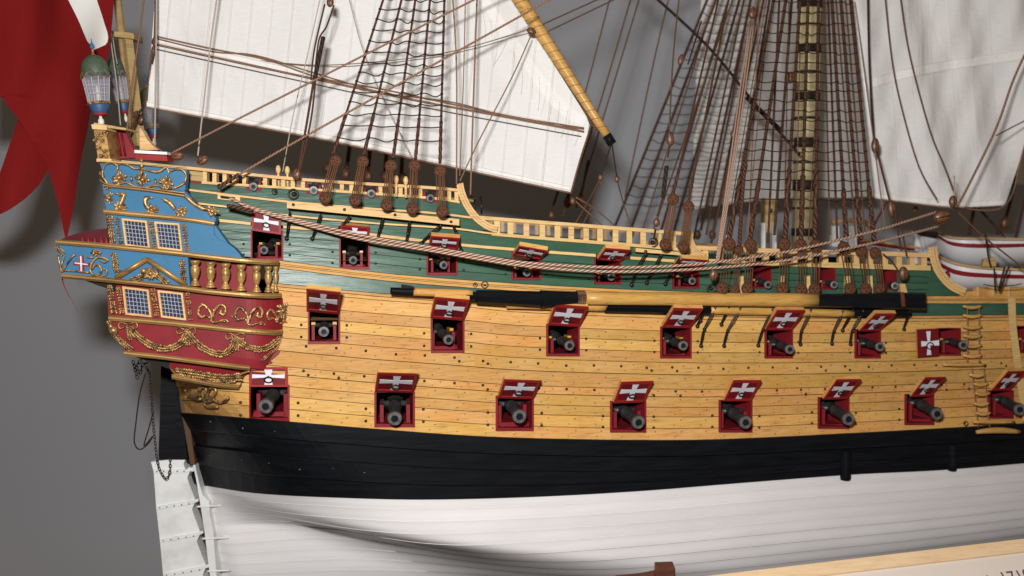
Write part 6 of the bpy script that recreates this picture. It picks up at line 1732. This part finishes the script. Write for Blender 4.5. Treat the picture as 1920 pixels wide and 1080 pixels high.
# ================================================================ ROPE LADDER
def rung(parent, x0, x1, y, off, sagpx=3, r=3.6, nm='rung', mat='wood'):
    pts = [P(x0 + (x1 - x0) * k / 8, y + sagpx * math.sin(math.pi * k / 8), off) for k in range(9)]
    rr = [(r * (.45 + .55 * math.sin(math.pi * (k + .8) / 9.6))) / F * pts[k].y for k in range(9)]
    mb = MB(); mb.tube(pts, rr, 8); mb.build(nm, M[mat], parent, smooth=True)
lad = thing('rope_ladder', 'rope side ladder with thin wooden rungs, upper flight beside the fender post', 'ladder', P(1820, 680, .4))
for y in (574, 591, 612, 629, 647, 666): rung(lad, 1806, 1840, y, .4)
for x in (1814, 1836):
    mb = MB(); mb.tube([P(x, y, .42) for y in np.linspace(575, 685, 8)], .02, 5); mb.build('ladder_rope', M['ropetan'], lad, smooth=True)
rung(lad, 1768, 1848, 684, .45, 0, 3.6, 'footboard')
lad2 = thing('rope_ladder', 'lower flight of the rope side ladder hanging over the gunport row and wale', 'ladder', P(1835, 800, .4))
for y, a in ((702, 1818), (719, 1824), (737, 1828), (756, 1826), (774, 1829)): rung(lad2, a, a + 28, y, .45)
for x, e in ((1822, 12), (1844, 12)):
    mb = MB(); mb.tube([P(x + e * k / 8, 690 + k * 14, .47) for k in range(9)], .02, 5); mb.build('ladder_rope', M['ropetan'], lad2, smooth=True)
rung(lad2, 1825, 1902, 791, .5, 0, 4.0, 'footboard'); rung(lad2, 1831, 1912, 810, .55, -3, 6.0, 'footboard')
rung(lad2, 1806, 1830, 756, .3, 0, 0.4)
# dark looped cord at the stern
mb = MB(); mb.tube([C(x, y, 1.0) for x, y in smooth_path([(273, 700), (262, 740), (254, 800), (252, 830), (262, 843), (278, 832), (286, 818), (270, 836), (280, 800), (288, 770)], 6)], .022, 5)
tag(mb.build('loose_cord', M['ropeblack'], smooth=True), 'thin dark cord looping loose beside the rudder chain', 'cord')
# ================================================================ STAND, NAME BOARD
cr = thing('stand_cradle', 'dark walnut cradle arm supporting the white hull near the bottom edge', 'stand', at(1200, 1090, 33))
mb = MB(); mb.prism([at(x, y, 32.4) for x, y in ((1110, 1100), (1165, 1074), (1205, 1068), (1228, 1060), (1230, 1100))], Vector((0, 3, -1.0))); mb.build('cradle_arm', M['walnut'], cr)
mb = MB(); mb.prism([at(x, y, 32.1) for x, y in ((1228, 1054), (1261, 1053), (1265, 1064), (1263, 1100), (1230, 1100))], Vector((0, .7, -.2))); mb.build('cradle_pad', M['walnut'], cr)
# angled card holder in front of the ship
bd = thing('caption_board', 'cream caption card in a pale birch frame leaning at the bottom right', 'sign', at(1700, 1090, 26))
def BP(x, y, k=0.0):                       # plane of the card, leaning back, nearer than the ship
    a, b, c = ray(x, y); n = Vector((.10, -.62, .78)).normalized(); p0 = at(1620, 1060, 27.0) + n * k
    d = Vector((a, b, c)); t = p0.dot(n) / d.dot(n); return d * t
e0 = lambda x: 1010 + (1920 - x) * .1175
e1 = lambda x: 1034 + (1920 - x) * .1175
mb = MB(); mb.prism([BP(960, e0(960), .12), BP(2000, e0(2000), .12), BP(2000, e1(2000), .12), BP(960, e1(960), .12)], Vector((0, .6, -.7))); mb.build('frame_edge', M['birch'], bd)
mb = MB(); mb.prism([BP(960, e1(960) - 2, .05), BP(2000, e1(2000) - 2, .05), BP(2000, 1250, .05), BP(960, 1300, .05)], Vector((0, .3, -.3))); mb.build('card', M['paper'], bd)
nrm = Vector((.10, -.62, .78)).normalized()
def text(body, px, py, hpx, name='printed_text'):
    cu = bpy.data.curves.new(name, 'FONT'); cu.body = body; p = BP(px, py, .07); q = BP(px + 40, py - 40 * .1175, .07)
    cu.size = hpx * 1.45 / F * p.length * S
    x = (q - p).normalized(); z = nrm; y = z.cross(x).normalized(); x = y.cross(z)
    o = bpy.data.objects.new(name, cu); COL.objects.link(o); o.parent = bd
    Mx = Matrix((x, y, z)).transposed().to_4x4(); Mx.translation = (p - Vector(ROOT[bd.name])) * S; o.matrix_local = Mx
    cu.materials.append(M['ink']); cu.extrude = .00002
    bpy.context.view_layer.update()
    me = bpy.data.meshes.new_from_object(o.evaluated_get(bpy.context.evaluated_depsgraph_get()))
    o2 = bpy.data.objects.new(name, me); COL.objects.link(o2); o2.parent = bd; o2.matrix_local = Mx
    bpy.data.objects.remove(o)
text('1710', 1881, 1093, 20); text('i', 1856, 1093, 16)
